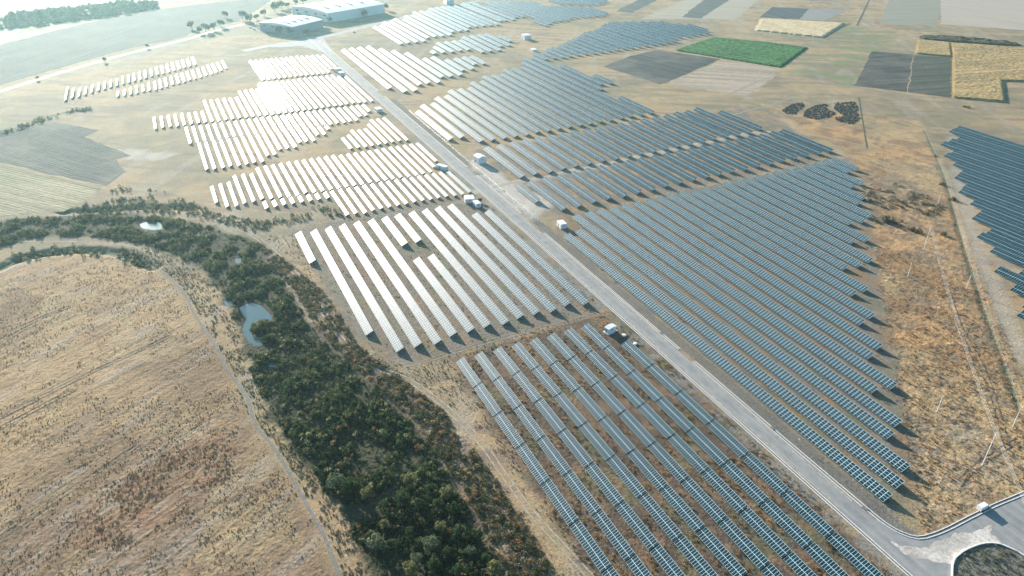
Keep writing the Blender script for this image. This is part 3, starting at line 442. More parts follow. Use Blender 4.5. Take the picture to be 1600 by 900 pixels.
# ------------------------------------------------------------------ ground sheet with relief, finer towards the camera
L_ALL = {k: PG[k] for k in PG}
R_IN, R_OUT = -170, 0
ROAD = [(-950, 172.8), (-103, 172.8), (-103, 180.5), (-950, 180.5)]
TR = {k: smooth_line(PG[k]) for k in ('track_M_B','track_main','track_M_L','service','left_track','canal','ditch1','ditch2','green_l','fenceR','fenceR2','white_track','top_road')}
mow = np.array([-.9, .43])
def relief(x, y):
    r = np.hypot(x, y)
    fade = 1-sst(450, 750, r)
    amp = np.ones(x.shape, np.float32)*.10
    lf = pmask(x, y, PG['leftfield'], 8); op = pmask(x, y, PG['openright'], 8); co = pmask(x, y, PG['corridor'], 8); fr = pmask(x, y, PG['fringe'], 8)
    amp = np.maximum(amp, np.maximum(lf*.22, op*.32)); amp = np.maximum(amp, .2*pmask(x, y, PG['lowL'], 6)); amp = np.maximum(amp, np.maximum(co*.5, fr*.45))
    rd = np.maximum(pmask(x, y, ROAD, 2.5), pmask(x, y, PG['pave'], 2.5)); rd = np.maximum(rd, lmask(x, y, [(-960,171.6),(-60,171.6)], 4.5, 2)); rd = np.maximum(rd, lmask(x, y, PG['chan_r_out'], 4, 2))
    rd = np.maximum(rd, lmask(x, y, [(-960,181.2),(-110,181.2)], 4, 2))
    tk = np.zeros(x.shape, np.float32)
    for k in ('track_M_B','track_main','track_M_L','service','left_track','canal'): tk = np.maximum(tk, lmask(x, y, TR[k], 5.5, 3))
    for k in ('pond1','pond2','pond3','pond4','pond5'):
        pm = pmask(x, y, PG[k], 3); tk = np.maximum(tk, pm)
    n = (fbm(x, y, 2.6, 3, 11)-.5)*2*.62+(fbm(x, y, .9, 2, 12)-.5)*.9
    # mown swathes in the big left field
    u = x*SW[0]+y*SW[1]; v = -x*SW[1]+y*SW[0]
    st = (vn(u/14, v/1.1, 3)-.5)*lf*.55
    z = amp*(n+st)*(1-np.maximum(rd, tk*.93))
    big = (fbm(x, y, 38, 3, 21)-.5)*.9*(lf+op*.7+.25)*(1-rd)*(1-.7*tk)
    z = z+big*.5
    z = z-1.3*lmask(x, y, TR['ditch1'], 7, 6, 1)-1.5*lmask(x, y, TR['ditch2'], 7, 6, 1)-.4*lmask(x, y, TR['fenceR'], 3, 3)
    z = z+1.2*lmask(x, y, [(a, b-5.5) for a, b in TR['ditch1']], 6, 6)*0
    z = z*fade-.05*rd
    for k in ('pond1','pond2','pond3','pond4','pond5'):
        z = z*(1-pmask(x, y, PG[k], 3))-.5*pmask(x, y, PG[k], 2)
    return z.astype(np.float32)
_s = np.array(PG['sw'][1])-np.array(PG['sw'][0]); SW = _s/np.hypot(*_s)
C = {k: np.array(v, np.float32) for k, v in dict(tan=(.37,.265,.15), grey=(.25,.205,.13), orange=(.44,.25,.10), brown=(.13,.10,.075), red=(.25,.145,.085), green=(.105,.125,.06), dkgreen=(.05,.07,.035), pale=(.52,.49,.43), soil=(.20,.175,.14), yellow=(.38,.295,.165), rust=(.25,.165,.095), gravel=(.17,.17,.155)).items()}
def colour(x, y):
    n0 = fbm(x, y, 60, 3, 31); n1 = fbm(x, y, 14, 3, 32); n2 = fbm(x, y, 4, 3, 33)
    def lerp(c, t, m): return c*(1-m[:, None])+t*m[:, None]
    c = np.tile(C['tan'], (len(x), 1)); one = np.ones(x.shape, np.float32)
    c = lerp(c, C['grey'], sst(.4, .62, n0)); c = lerp(c, C['yellow'], sst(.5, .7, n1)*.5)
    fu = x*.55+y*.835; fv = -x*.835+y*.55; s1 = fbm(fu/7, fv/1.0, 7, 4, 91); s2 = fbm(fu/1.5, fv/9, 8, 3, 92)
    c = lerp(c, C['brown']*1.5, sst(.54, .7, s1)*.7); c = lerp(c, C['pale']*.75, sst(.58, .74, s2)*.25); c = lerp(c, C['green']*1.4, sst(.58, .72, fbm(fu/3, fv, 20, 3, 93))*.25)
    c = lerp(c, C['green']*1.7, pmask(x, y, PG['pasture'], 25, 15, 20)*sst(.4, .6, fbm(fu/2, fv*1.5, 20, 3, 94))*.8)
    lf = pmask(x, y, PG['leftfield'], 6, 3)
    u = x*SW[0]+y*SW[1]; v = -x*SW[1]+y*SW[0]; st = fbm(u/10, v, 6, 4, 41)
    t = lerp(np.tile(np.array((.24,.165,.095), np.float32), (len(x), 1)), np.array((.36,.25,.135), np.float32), sst(.42, .6, n0)); s3 = fbm(u/22, v*1.0, 2.2, 4, 42); t = lerp(t, C['brown']*1.6, sst(.54, .70, s3)*.45); t = lerp(t, C['brown']*1.6, sst(.52, .66, fbm(u/3, v, 6, 4, 41))*.35); t = lerp(t, C['pale']*.75, sst(.58, .72, fbm(u/6, v, 6, 3, 43))*.25); t = lerp(t, C['yellow'], sst(.55, .7, n1)*.4)
    c = c*(1-lf[:, None])+t*lf[:, None]
    c = lerp(c, C['red'], pmask(x, y, PG['brush'], 16, 12, 12)*sst(.35, .55, n2)*.75)
    op = pmask(x, y, PG['openright'], 8, 4)
    t = lerp(np.tile(np.array((.43,.27,.13), np.float32), (len(x), 1)), np.array((.25,.16,.085), np.float32), sst(.42, .58, n1)*.8); t = lerp(t, C['yellow'], sst(.5, .62, n0)*.6)
    t = lerp(t, C['grey'], sst(.52, .66, fbm(x, y, 9, 3, 55))*.6); t = lerp(t, C['brown']*1.2, sst(.55, .68, fbm(x*.5+y*.3, y*1.2-x*.4, 3.5, 3, 56))*.6); t = lerp(t, C['pale']*.8, pmask(x, y, PG['palefoot'], 12, 8, 10)*sst(.35, .6, n2)*.18)
    c = c*(1-op[:, None])+t*op[:, None]
    c = lerp(c, C['brown']*1.3, pmask(x, y, PG['scrubR'], 14, 10, 12)*sst(.35, .6, n2)*.8)
    for k, base, spot, w in (('lowL', 'brown', 'rust', .5), ('lowM', 'soil', 'rust', .5), ('lowR', 'soil', 'rust', .8), ('lowPQ', 'soil', 'orange', .5)):
        m = pmask(x, y, PG[k], 6, 3, 8)
        t = lerp(np.tile(C[base]*(.85 if k == 'lowL' else 1.0), (len(x), 1)), C[spot], sst(.48, .62, fbm(x*1.0, y*2.2, 9, 3, 61))*w)
        t = lerp(t, C['green']*1.4, sst(.54, .68, fbm(x, y*2, 12, 3, 62))*.32)
        c = c*(1-m[:, None])+t*m[:, None]
    # the strips beside the drains
    g = lmask(x, y, [(-640,184.6),(-90,184.8)], 5.5, 2, 1); c = lerp(c, C['gravel']*.85, g*.85)
    g = lmask(x, y, [(-950,168.6),(-60,168.6)], 5.5, 3, 1.5); c = lerp(c, C['gravel']*1.35, g*.7*sst(.3, .6, n2))
    c = lerp(c, C['pale'], pmask(x, y, PG['clearing'], 8, 4, 8)*.75)
    c = lerp(c, C['pale'], lmask(x, y, TR['service'], 6, 4, 2)*.6)
    c = lerp(c, C['pale'], pmask(x, y, PG['pale1'], 8, 6, 8)*.5)
    co = pmask(x, y, PG['corridor'], 5, 4, 8); c = lerp(c, C['dkgreen']*.5, co*.9)
    fr = pmask(x, y, PG['fringe'], 6, 4, 8); c = lerp(c, C['brown'], fr*.7)
    for k in ('ditch1', 'ditch2', 'green_l'): c = lerp(c, C['dkgreen']*1.3, lmask(x, y, TR[k], 6, 3, 1.5)*.9)
    c = lerp(c, C['dkgreen']*1.6, lmask(x, y, TR['fenceR'], 2.0, 1.5, .9)*.65)
    c = lerp(c, C['pale']*.75, lmask(x, y, TR['fenceR2'], 9, 6, 3)*.45)
    c = lerp(c, C['gravel'], pmask(x, y, PG['loop'], 3)*.8)
    return c
def build_ground():
    th0 = math.atan2(.4294, -.9031)
    fine = np.linspace(-47, 47, 1300); coarse_l = np.linspace(-180, -50, 44); coarse_r = np.linspace(50, 177, 43)
    th = th0+np.radians(np.concatenate([coarse_l, fine, coarse_r]))
    phis = np.linspace(math.atan(118/CAM_H), math.atan(1500/CAM_H), 1120)
    rr = np.concatenate([[4, 40, 80, 105], CAM_H*np.tan(phis), [1700, 2100, 2800, 4000, 7000, 12000]])
    nT, nR = len(th), len(rr)
    Rg, Tg = np.meshgrid(rr, th, indexing='ij')
    x = (Rg*np.cos(Tg)).ravel().astype(np.float32); y = (Rg*np.sin(Tg)).ravel().astype(np.float32)
    z = relief(x, y); c = colour(x, y)
    i = np.arange(nR-1)[:, None]*nT; j = np.arange(nT)[None, :]; j2 = (j+1) % nT
    F = np.stack([(i+j), (i+nT+j), (i+nT+j2), (i+j2)], -1).reshape(-1, 4)[:, ::-1]
    # close the middle under the camera
    return mesh_np('ground', np.stack([x, y, z], 1), F, M['ground'], colr=c, smooth=True)
g = build_ground(); tag(g, kind='structure')
def zg(x, y): return relief(np.array([x], np.float32), np.array([y], np.float32))[0]

# ------------------------------------------------------------------ sheets: fields, road, paving, tracks
def tri_fan_sheet(name, P, z, mat, kind='structure', sub=0):
    import bmesh
    bm = bmesh.new(); vs = [bm.verts.new((a, b, z)) for a, b in P]; f = bm.faces.new(vs)
    bmesh.ops.triangulate(bm, faces=[f]); bm.normal_update()
    for q in bm.faces:
        if q.normal.z < 0: q.normal_flip()
    me = bpy.data.meshes.new(name); bm.to_mesh(me); bm.free(); me.materials.append(mat)
    return tag(link(bpy.data.objects.new(name, me)), kind=kind)
def wobble(P, amp, step=3.0, ws=9):
    out = []
    for (x0, y0), (x1, y1) in zip(P, P[1:]+P[:1]):
        n = max(1, int(math.hypot(x1-x0, y1-y0)/step))
        out += [(x0+(x1-x0)*k/n, y0+(y1-y0)*k/n) for k in range(n)]
    a = np.array(out, np.float32); a[:, 0] += (fbm(a[:,0], a[:,1], ws, 3, 301)-.5)*2*amp; a[:, 1] += (fbm(a[:,0]+99, a[:,1], ws, 3, 302)-.5)*2*amp
    return [(float(p), float(q)) for p, q in a]
def ribbon(name, P, w, z, mat, offs=0, follow=True, kind='structure'):
    P = np.array(P); d = np.gradient(P, axis=0); d /= np.hypot(d[:,0], d[:,1])[:, None]+1e-9; n = np.stack([-d[:,1], d[:,0]], 1)
    K = 5; V = []; s = np.concatenate([[0], np.cumsum(np.hypot(*np.diff(P, axis=0).T))])
    for k in range(K): V.append(P+n*(offs+w*(k/(K-1)-.5)))
    V = np.stack(V, 1).reshape(-1, 2); zz = relief(V[:,0].astype(np.float32), V[:,1].astype(np.float32))+z if follow else np.full(len(V), z)
    m = len(P); i = np.arange(m-1)[:, None]*K; j = np.arange(K-1)[None, :]
    F = np.stack([i+j, i+K+j, i+K+j+1, i+j+1], -1).reshape(-1, 4)[:, ::-1]
    U = np.stack([np.repeat(s, K), np.tile(np.linspace(0, 1, K), m)], 1)[F.ravel()]
    o = mesh_np(name, np.column_stack([V, zz]), F, mat, uv=U); return tag(o, kind=kind)
m_asph, nt, b = new_mat('worn_asphalt'); t = NT(nt); p = pos(t)
na = t.noise(p, .16, 6, .7); nb = t.noise(p, 1.2, 4, .7)
sc_ = t.n('ShaderNodeMapping'); t.l(p, sc_.inputs[0]); sc_.inputs['Scale'].default_value = (.03, .6, 1); nst = t.noise(sc_.outputs[0], 1, 4, .6)
ca = t.mix(t.ramp(na.outputs[0], .35, .68), (.20,.215,.215), (.31,.32,.31)); ca = t.mix(t.math('MULTIPLY', t.ramp(nst.outputs[0], .5, .7), .4), ca, (.36,.355,.33))
ca = t.mix(t.math('MULTIPLY', t.ramp(nb.outputs[0], .5, .75), .4), ca, (.12,.125,.12))
sy = t.n('ShaderNodeSeparateXYZ'); t.l(p, sy.inputs[0])
wt = t.math('ABSOLUTE', t.math('SINE', t.math('MULTIPLY', t.math('SUBTRACT', sy.outputs[1], 172.8), 2*math.pi/7.6)))
nw = t.noise(sc_.outputs[0], 2.2, 3); ca = t.mix(t.math('MULTIPLY', t.math('MULTIPLY', t.math('POWER', wt, 4), t.ramp(nw.outputs[0], .35, .65)), .45), ca, (.42,.40,.36))
t.l(ca, b.inputs['Base Color']); b.inputs['Roughness'].default_value = .85; b.inputs['Specular IOR Level'].default_value = .25
tri_fan_sheet('road', [(-950,172.85),(-100,172.85),(-84,172.7),(-84,180),(-100,180.42),(-950,180.42)], .02, m_asph)
tri_fan_sheet('pavement', [(-101,172.6),(-84,172.4),(-66,171.6),(-40,171),(-20,180),(-20,262),(-86.5,262),(-85.9,254),(-87.3,222),(-87.6,199),(-88.2,192),(-89.4,187),(-92.4,184.2),(-96,182.6),(-101,181.8)], .028, m_asph)
m_pale = ground_material('pale_dusty_paving', False, (.50,.47,.42), .1)
tri_fan_sheet('pavement', wobble(PG['palepave'], 2.6, .6, 5), .036, m_pale)
PT = 'pole'
rowsheets = [('f_dark1','ploughed_field',(.022,.03,.032),(.085,.09,.085),.25,3,(.20,.19,.155)),('f_rough','stubble_field',(.22,.18,.13),(.44,.36,.27),.9,3,None),
 ('f_stripe1','ploughed_field',(.06,.075,.075),(.13,.14,.13),.3,3,None),('f_stripe2','ploughed_field',(.06,.075,.075),(.13,.14,.13),.3,3,None),
 ('f_blue1','ploughed_field',(.03,.045,.055),(.10,.115,.12),-.2,3,None),('f_blue2','ploughed_field',(.20,.20,.19),(.28,.27,.25),-.2,3,None),
 ('f_plough1','ploughed_field',(.02,.026,.028),(.11,.105,.09),1.35,2.2,(.17,.16,.135)),('f_plough2','ploughed_field',(.024,.03,.028),(.14,.13,.105),1.35,1.6,(.05,.08,.04)),
 ('f_greengrey','pasture',(.22,.22,.17),(.29,.28,.22),1.2,5,None),('f_pale_r','bare_field',(.34,.29,.23),(.44,.39,.32),.2,6,None),('f_stubbletop','bare_field',(.30,.27,.20),(.40,.36,.28),.8,5,None),
 ('f_ploughL','ploughed_field',(.03,.045,.045),(.10,.115,.10),.6,2.4,(.20,.19,.15)),('f_stubbleL','stubble_field',(.15,.14,.08),(.40,.35,.23),.7,2.6,(.18,.19,.10)),
 ('f_bigL','ploughed_field',(.045,.065,.065),(.085,.10,.09),-.55,5,(.13,.13,.11)),('f_hayL','hay_field',(.26,.24,.18),(.36,.33,.25),.2,6,None),('f_hayL2','hay_field',(.36,.34,.26),(.46,.43,.33),.2,6,None)]
for i, (k, nm, c1, c2, an, pe, c3) in enumerate(rowsheets):
    tri_fan_sheet(nm, wobble(PG[k], 2.0, 4), .05+.01*(i % 4), row_material(nm+'_soil', c1, c2, an, pe, c3))
m_track = track_material('track_earth', (.37,.33,.26)); m_rut = track_material('rut_earth', (.33,.29,.22), .5); m_rutd = track_material('damp_rut', (.13,.12,.10), .5)
for k, w, mt in (('track_main',1.0,m_track),('track_M_L',.9,m_rut),('track_M_B',1.1,m_track)):
    for s in (-1, 1): ribbon('dirt_track', TR[k], w, .05, mt, s*1.05)
ribbon('dirt_track', TR['service'], 5, .06, m_track)
ribbon('dirt_track', smooth_line(PG['left_track'][:6]), 2.8, .05, m_rut)
ribbon('path', TR['canal'], 1.3, .07, track_material('grey_stony_line', (.20,.21,.20), .3))
for k in ('bound1','bound2','bound3','bound4'): ribbon('field_path', smooth_line(PG[k]), 4.5, .10, m_rut, follow=False)
for k, w_ in (('edge1',6),('edge2',3.5),('edge3',1.6),('edge4',2.5)): ribbon('field_margin', smooth_line(PG[k]), w_, .10, track_material('dark_margin', (.09,.10,.07), .3), follow=False)
ribbon('dirt_track', TR['white_track'], 7.5, .12, simple('white_gravel', (.70,.68,.64), .9, 0, .1), follow=False)
ribbon('road', TR['top_road'], 11, .10, m_asph, follow=False)
tri_fan_sheet('road', PG['junction'], .08, m_asph)
# fields left of the river: old wheel ruts in the mown grass
for a_, b_ in PG['ruts']+PG['ruts_r']:
    P = smooth_line([a_, ((a_[0]+b_[0])/2+random.uniform(-1.5,1.5), (a_[1]+b_[1])/2+random.uniform(-1.5,1.5)), b_], 2)
    ribbon('wheel_rut', P, .9, .06, m_rutd); ribbon('wheel_rut', P, .9, .06, m_rutd, 2.0)
for y_ in (173.7, 179.6): ribbon('road_dust', [(-950+i*4, y_+.25*math.sin(i*.7)) for i in range(211)], 1.7, .034, track_material('road_dust', (.40,.37,.31), .55), follow=False)
# ponds
m_wat, nt, b = new_mat('pond_water'); t = NT(nt)
b.inputs['Base Color'].default_value = (.07,.13,.145,1); b.inputs['Roughness'].default_value = .1
nz = t.noise(pos(t), .8, 3); bp = t.n('ShaderNodeBump'); bp.inputs['Strength'].default_value = .05; t.l(nz.outputs[0], bp.inputs['Height']); t.l(bp.outputs[0], b.inputs['Normal'])
for k in ('pond1','pond2','pond3','pond4','pond5'):
    cx, cy = np.mean(PG[k], axis=0)
    tri_fan_sheet('water', [(cx+(a-cx)*1.12, cy+(b_-cy)*1.12) for a, b_ in PG[k]], -.22, m_wat)

# ------------------------------------------------------------------ concrete drains along the road
def drain(P, w):
    P = np.array(P); d = np.gradient(P, axis=0); d /= np.hypot(d[:,0], d[:,1])[:, None]; n = np.stack([-d[:,1], d[:,0]], 1)
    prof = [(-w/2-.26,.0),(-w/2-.26,.16),(-w/2,.16),(-w/2,.03),(w/2,.03),(w/2,.16),(w/2+.26,.16),(w/2+.26,0)]
    K = len(prof); V = np.stack([np.column_stack([P+n*o, np.full(len(P), h)]) for o, h in prof], 1).reshape(-1, 3)
    m = len(P); i = np.arange(m-1)[:, None]*K; j = np.array([0,1,2,4,5,6])[None, :]
    F = np.stack([i+j, i+K+j, i+K+j+1, i+j+1], -1).reshape(-1, 4)[:, ::-1]
    o = mesh_np('kerb', V, F, M['concrete']); tag(o, kind='structure')
    j = np.array([3])[None, :]
    F = np.stack([i+j, i+K+j, i+K+j+1, i+j+1], -1).reshape(-1, 4)[:, ::-1]
    o = mesh_np('drain_channel', V, F, M['concrete_dark']); tag(o, kind='structure')
drain([(-950+i*10, 172.0) for i in range(88)], .75)
right_in = [(-905+i*10, 181.2) for i in range(24)]
drain([(-905+i*10, 181.25) for i in range(24)], .7); drain([(-655+i*10, 181.25) for i in range(21)], .7); drain([(-438+i*10, 181.25) for i in range(8)], .7)
drain([(-338+i*10, 181.25) for i in range(14)], .7)
cr = smooth_line([(-198,181.25),(-150,181.2),(-120,181.4),(-103,181.6),(-97,182.2),(-93.2,183.6),(-89.8,186.6),(-88.6,192),(-88.2,199),(-88.3,210),(-88.2,222),(-87.6,234),(-86.9,254)], 2)
drain(cr, .9)
# kerb of the planted loop at the lower right
lp = smooth_line(PG['loop'][:-1], 1.5); lp = np.array(lp); d = np.gradient(lp, axis=0); d /= np.hypot(d[:,0], d[:,1])[:, None]; n = np.stack([-d[:,1], d[:,0]], 1)
V = np.stack([np.column_stack([lp+n*o, np.full(len(lp), h)]) for o, h in ((-.2,0),(-.2,.45),(.2,.45),(.2,0))], 1).reshape(-1, 3)
i = np.arange(len(lp)-1)[:, None]*4; j = np.arange(3)[None, :]; F = np.stack([i+j, i+4+j, i+5+j, i+j+1], -1).reshape(-1, 4)
tag(mesh_np('kerb', V, F, M['concrete']), kind='structure')
tri_fan_sheet('planted_bed', PG['loop'], .05, ground_material('scrubby_bed', False, (.17,.17,.14), 1))

# ------------------------------------------------------------------ solar arrays
ORD = 'first second third fourth fifth sixth seventh eighth ninth tenth eleventh twelfth thirteenth fourteenth fifteenth sixteenth seventeenth eighteenth nineteenth twentieth'.split()
def ordn(i):
    if i < 20: return ORD[i]
    if i < 29: return 'twenty-'+ORD[i-20]
    return 'thirtieth' if i == 29 else 'thirty-'+ORD[i-30]
KIND = {'L': ('two', 4.02, 25, .75), 'M1': ('four', 4.1, 25, .8), 'R': ('four', 4.25, 24.5, .8)}
for k in 'ABCEF': KIND[k] = ('low', 2.42, 24, .7)
for k in ('D1','D2','T1','T2'): KIND[k] = ('low', 2.42, 24, .7)
for k in ('P','Q','W','K','G','V'): KIND[k] = ('wide', 4.9, 25, .8)
KIND['X'] = ('wide', 5.3, 27, .8)
for k in ('U0','U1','U2'): KIND[k] = ('four', 5.0, 24, .8)
def panel_geo(x0, L, W, T, zl, y0=0.0, jt=0.0):
    """glass slab: returns verts, faces, uv per loop"""
    c, s = math.cos(rad(T+jt)), math.sin(rad(T+jt)); th = .05
    V = [(x0,y0,zl),(x0+L,y0,zl),(x0+L,y0+W*c,zl+W*s),(x0,y0+W*c,zl+W*s)]
    V += [(a, b+th*s, z-th*c) for a, b, z in V]
    F = [(0,1,2,3),(7,6,5,4),(0,4,5,1),(1,5,6,2),(2,6,7,3),(3,7,4,0)]
    U = [(0,0),(L,0),(L,W),(0,W)]+[(0,0)]*20
    return V, F, U
def frame_geo(mb, L, W, T, zl, near):
    c, s = math.cos(rad(T)), math.sin(rad(T)); n = max(2, int(round(L/(4.0 if near else 6.5)))+1)
    for f in (.22, .78):
        y, z = W*f*c, zl+W*f*s-.14; mb.bar((.1, y, z), (L-.1, y, z), .1)
    for i in range(n):
        x = .5+(L-1)*i/(n-1)
        for f in (.22, .78):
            y, z = W*f*c, zl+W*f*s-.19
            mb.bar((x, y, -.35), (x, y, z), .11, up=(0,1,0))
        if near: mb.bar((x, W*.22*c, .35), (x, W*.78*c, zl+W*.78*s-.3), .07)
LAB = {
 'M1': ('pale four-high solar array, {} from the river, field left of road below the container', 'arrays in the four-high field left of the road'),
 'R': ('long dark blue solar array, {} from the road, in the largest field right of it', 'long arrays in the largest field right of the road'),
 'A': ('low white solar array, {} from the left, in the band above the short stub tables', 'white arrays of the middle left band'),
 'B': ('low white solar array, {} from the left, in the band just above the four-high field', 'white arrays just above the four-high field'),
 'C': ('low white solar array, {} from the left, in the small block of nine', 'white arrays of the small block of nine'),
 'D1': ('white solar table, {} from the left, in the band right below the glare', 'white tables right below the glare'),
 'D2': ('white solar table, {} from the left, in the second band below the glare', 'white tables of the second band below the glare'),
 'F': ('dazzling white solar table, {} from the left, in the band the glare crosses', 'white tables in the band the glare crosses'),
 'E': ('white solar table, {} from the left, in the farthest band left of the road', 'white tables of the farthest band left of the road'),
 'T1': ('short white solar table, {} from the left, in the upper line beside the white track', 'short tables in the upper line by the white track'),
 'T2': ('short white solar table, {} from the left, in the lower line near the white track', 'short tables in the lower line by the white track'),
 'U1': ('wide white solar array, {} from the road, in the staggered field at its top end', 'wide white arrays right of the road'),
 'U0': ('wide white solar array, {} from the left, in the field nearest the warehouses', 'wide white arrays nearest the warehouses'),
 'U2': ('short white solar array, {} from the left, in the small group below the top field', 'short white arrays below the top field'),
 'V': ('long pale grey solar array, {} from the road, in the field above the gabled shed', 'pale arrays above the white gabled shed'),
 'W': ('pale blue solar array, {} from its lower left, in the dense field beside green crop', 'pale arrays beside the green crop'),
 'P': ('grey-blue solar array, {} from the road, in the band level with the gabled shed', 'grey-blue arrays level with the gabled shed'),
 'Q': ('grey-blue solar array, {} from the road, in the band below the pale service track', 'grey-blue arrays below the service track'),
 'X': ('dark teal solar array, {} from the bottom, in the field at the right edge', 'dark teal arrays at the right edge'),
 'G': ('white solar array, {} from the left, in the far field at the top', 'white arrays of the top field'),
 'K': ('white solar array, {} from the left, cut by the top edge', 'white arrays at the top edge')}
# the 300 that show largest are things; the rest are one mass
allr = []
for k, rows in ROWS.items():
    for i, r in enumerate(rows):
        n_, a, b_ = r[:3]; xm = (a+b_)/2; d2 = xm*xm+n_*n_+CAM_H**2
        vis = b_-a
        if k == 'L': vis *= 1.0
        allr.append((-vis*KIND[k][1]*CAM_H/d2**1.5 if k != 'X' else -(b_-30-a)*4*CAM_H/d2**1.5, k, i))
allr.sort(); single = {(k, i) for _, k, i in allr[:300]}
SV, SF, SU = {'two': [], 'four': [], 'low': [], 'wide': []}, {'two': [], 'four': [], 'low': [], 'wide': []}, {'two': [], 'four': [], 'low': [], 'wide': []}
jr = random.Random(3)
row_tilt = {0: 1.1, 1: .6, 2: -.1, 3: -1.9, 4: -1.6, 5: -.4, 6: 0, 7: .3, 8: .5}
for k, rows in ROWS.items():
    mt, W, T, zl = KIND[k]
    for i, r in enumerate(rows):
        N, a, b_ = r[:3]; L = b_-a; jt = jr.uniform(-.5, .5) if k != 'L' else row_tilt.get(r[3], 0)+jr.uniform(-.45, .45)
        mu = {'two': .981, 'four': 1.71, 'low': 1.65, 'wide': 1.25}[mt]; L -= .25*(k == 'L')
        if k != 'L': L = max(2, round(L/mu))*mu
        if (k, i) not in single:
            V, F, U = panel_geo(a, L, W, T, zl, N, jt); off = len(SV[mt])
            SV[mt] += V; SF[mt] += [tuple(q+off for q in f) for f in F]; SU[mt] += U; continue
        if k == 'L':
            lab = 'two-high solar table, %s along the %s row from the dirt track, nearest field' % (ordn(r[4]), ordn(r[3])); grp = 'separate two-high tables of the nearest field'; nm = 'solar_table'
        else:
            lab, grp = LAB[k]; lab = lab.format(ordn(i)); nm = 'solar_array'
        root = empty(nm, (a, N, 0), lab, 'solar panels', grp)
        V, F, U = panel_geo(0, L, W, T, zl, 0, jt)
        mesh_np('panel_surface', V, F, M[mt], root, uv=U)
        mb = MB(); near = k in ('L', 'M1', 'R'); frame_geo(mb, L, W, T+jt, zl, near); mb.build('support_frame', M['steel'], root)
for mt in SV:
    pass
V = []; F = []; U = []; MI = []
for mi, mt in enumerate(('two', 'four', 'low', 'wide')):
    off = len(V); V += SV[mt]; F += [tuple(q+off for q in f) for f in SF[mt]]; U += SU[mt]; MI += [mi]*len(SF[mt])
o = mesh_np('distant_solar_arrays', V, F, M['two'], uv=U); o.data.materials.append(M['four']); o.data.materials.append(M['low']); o.data.materials.append(M['wide'])
o.data.polygons.foreach_set('material_index', np.array(MI, np.int32)); tag(o, 'rows of white solar panels far off, past the ones built one by one', 'solar panels', kind='stuff')

# ------------------------------------------------------------------ scattered growth
def quad_clump(n, rx, rz, size, up=.0, seed=0, base=0.0, lump=0):
    r = np.random.default_rng(seed); d = r.normal(size=(n, 3)); d /= np.linalg.norm(d, axis=1)[:, None]
    rr = r.uniform(.55, 1, n)**.6
    if lump:
        cs = r.normal(size=(lump, 3)); cs /= np.linalg.norm(cs, axis=1)[:, None]; cs[:, 2] = np.abs(cs[:, 2])*.9
        k = r.integers(0, lump, n); P = cs[k]*.58+d*rr[:, None]*r.uniform(.32, .5, (lump, 1))[k]
    else: P = d*rr[:, None]; P[:, 2] = np.abs(P[:, 2])
    P = P*np.array([rx, rx, rz])
    P[:, 2] += base
    nrm = d+r.normal(size=(n, 3))*.5; nrm[:, 2] *= (1-up); nrm /= np.linalg.norm(nrm, axis=1)[:, None]
    t = np.cross(nrm, r.normal(size=(n, 3))); t[:, 2] += up*3*np.sign(t[:, 2]+1e-6); t -= nrm*(t*nrm).sum(1)[:, None]; t /= np.linalg.norm(t, axis=1)[:, None]; b = np.cross(nrm, t)
    s = size*r.uniform(.6, 1.3, n)[:, None]; w = s*(.55-.25*up)
    V = np.stack([P-t*s-b*w, P+t*s-b*w*.4, P+t*s*1.1+b*w*.4, P-t*s*.8+b*w], 1)
    shade = .75+.5*r.random(n)
    return V.astype(np.float32), shade
def blades(n, r0, h, seed):
    r = np.random.default_rng(seed); a = r.uniform(0, 6.28, n); p = np.stack([np.cos(a), np.sin(a)], 1)*r.uniform(0, r0, (n, 1))
    b = r.uniform(0, 6.28, n); q = np.stack([np.cos(b), np.sin(b)], 1)*.5*h*r.uniform(.2, .7, (n, 1)); w = np.stack([-np.sin(b), np.cos(b)], 1)*.13*h; hh = h*r.uniform(.6, 1.1, n)
    z0 = np.full(n, -.08)
    V = np.stack([np.column_stack([p-w*1.4, z0]), np.column_stack([p+w*1.4, z0]), np.column_stack([p+q+w, hh]), np.column_stack([p+q-w, hh*.85])], 1)
    return V.astype(np.float32), .8+.4*r.random(n)
def scatter(name, pts, protos, sc, cols, mat, label, cat, zs=None):
    """one object holding every clump: pts (n,3)"""
    n = len(pts); k = rng.integers(0, len(protos), n); ang = rng.uniform(0, 6.283, n); VV = []; CC = []
    for i, (P, sh) in enumerate(protos):
        m = k == i
        if not m.any(): continue
        ca, sa = np.cos(ang[m]), np.sin(ang[m]); s = sc[m]; x = P[None, ..., 0]; y = P[None, ..., 1]
        X = (x*ca[:, None, None]-y*sa[:, None, None])*s[:, None, None]+pts[m, 0][:, None, None]
        Y = (x*sa[:, None, None]+y*ca[:, None, None])*s[:, None, None]+pts[m, 1][:, None, None]
        zsc = s if zs is None else zs[m]
        Z = P[None, ..., 2]*zsc[:, None, None]+pts[m, 2][:, None, None]
        VV.append(np.stack([X, Y, Z], -1).reshape(-1, 3)); CC.append(np.repeat((cols[m][:, None, :]*sh[None, :, None]).reshape(-1, 3), 4, axis=0))
    V = np.concatenate(VV); Cc = np.concatenate(CC); F = np.arange(len(V)).reshape(-1, 4)
    o = mesh_np(name, V, F, mat, colr=Cc); return tag(o, label, cat, kind='stuff')
def sample(P, dens):
    a = np.array(P); x0, y0 = a.min(0); x1, y1 = a.max(0); n = int((x1-x0)*(y1-y0)*dens)
    x = rng.uniform(x0, x1, n).astype(np.float32); y = rng.uniform(y0, y1, n).astype(np.float32); m = inside(x, y, P); return x[m], y[m]
CAMF = np.array([-.9031, .4294])
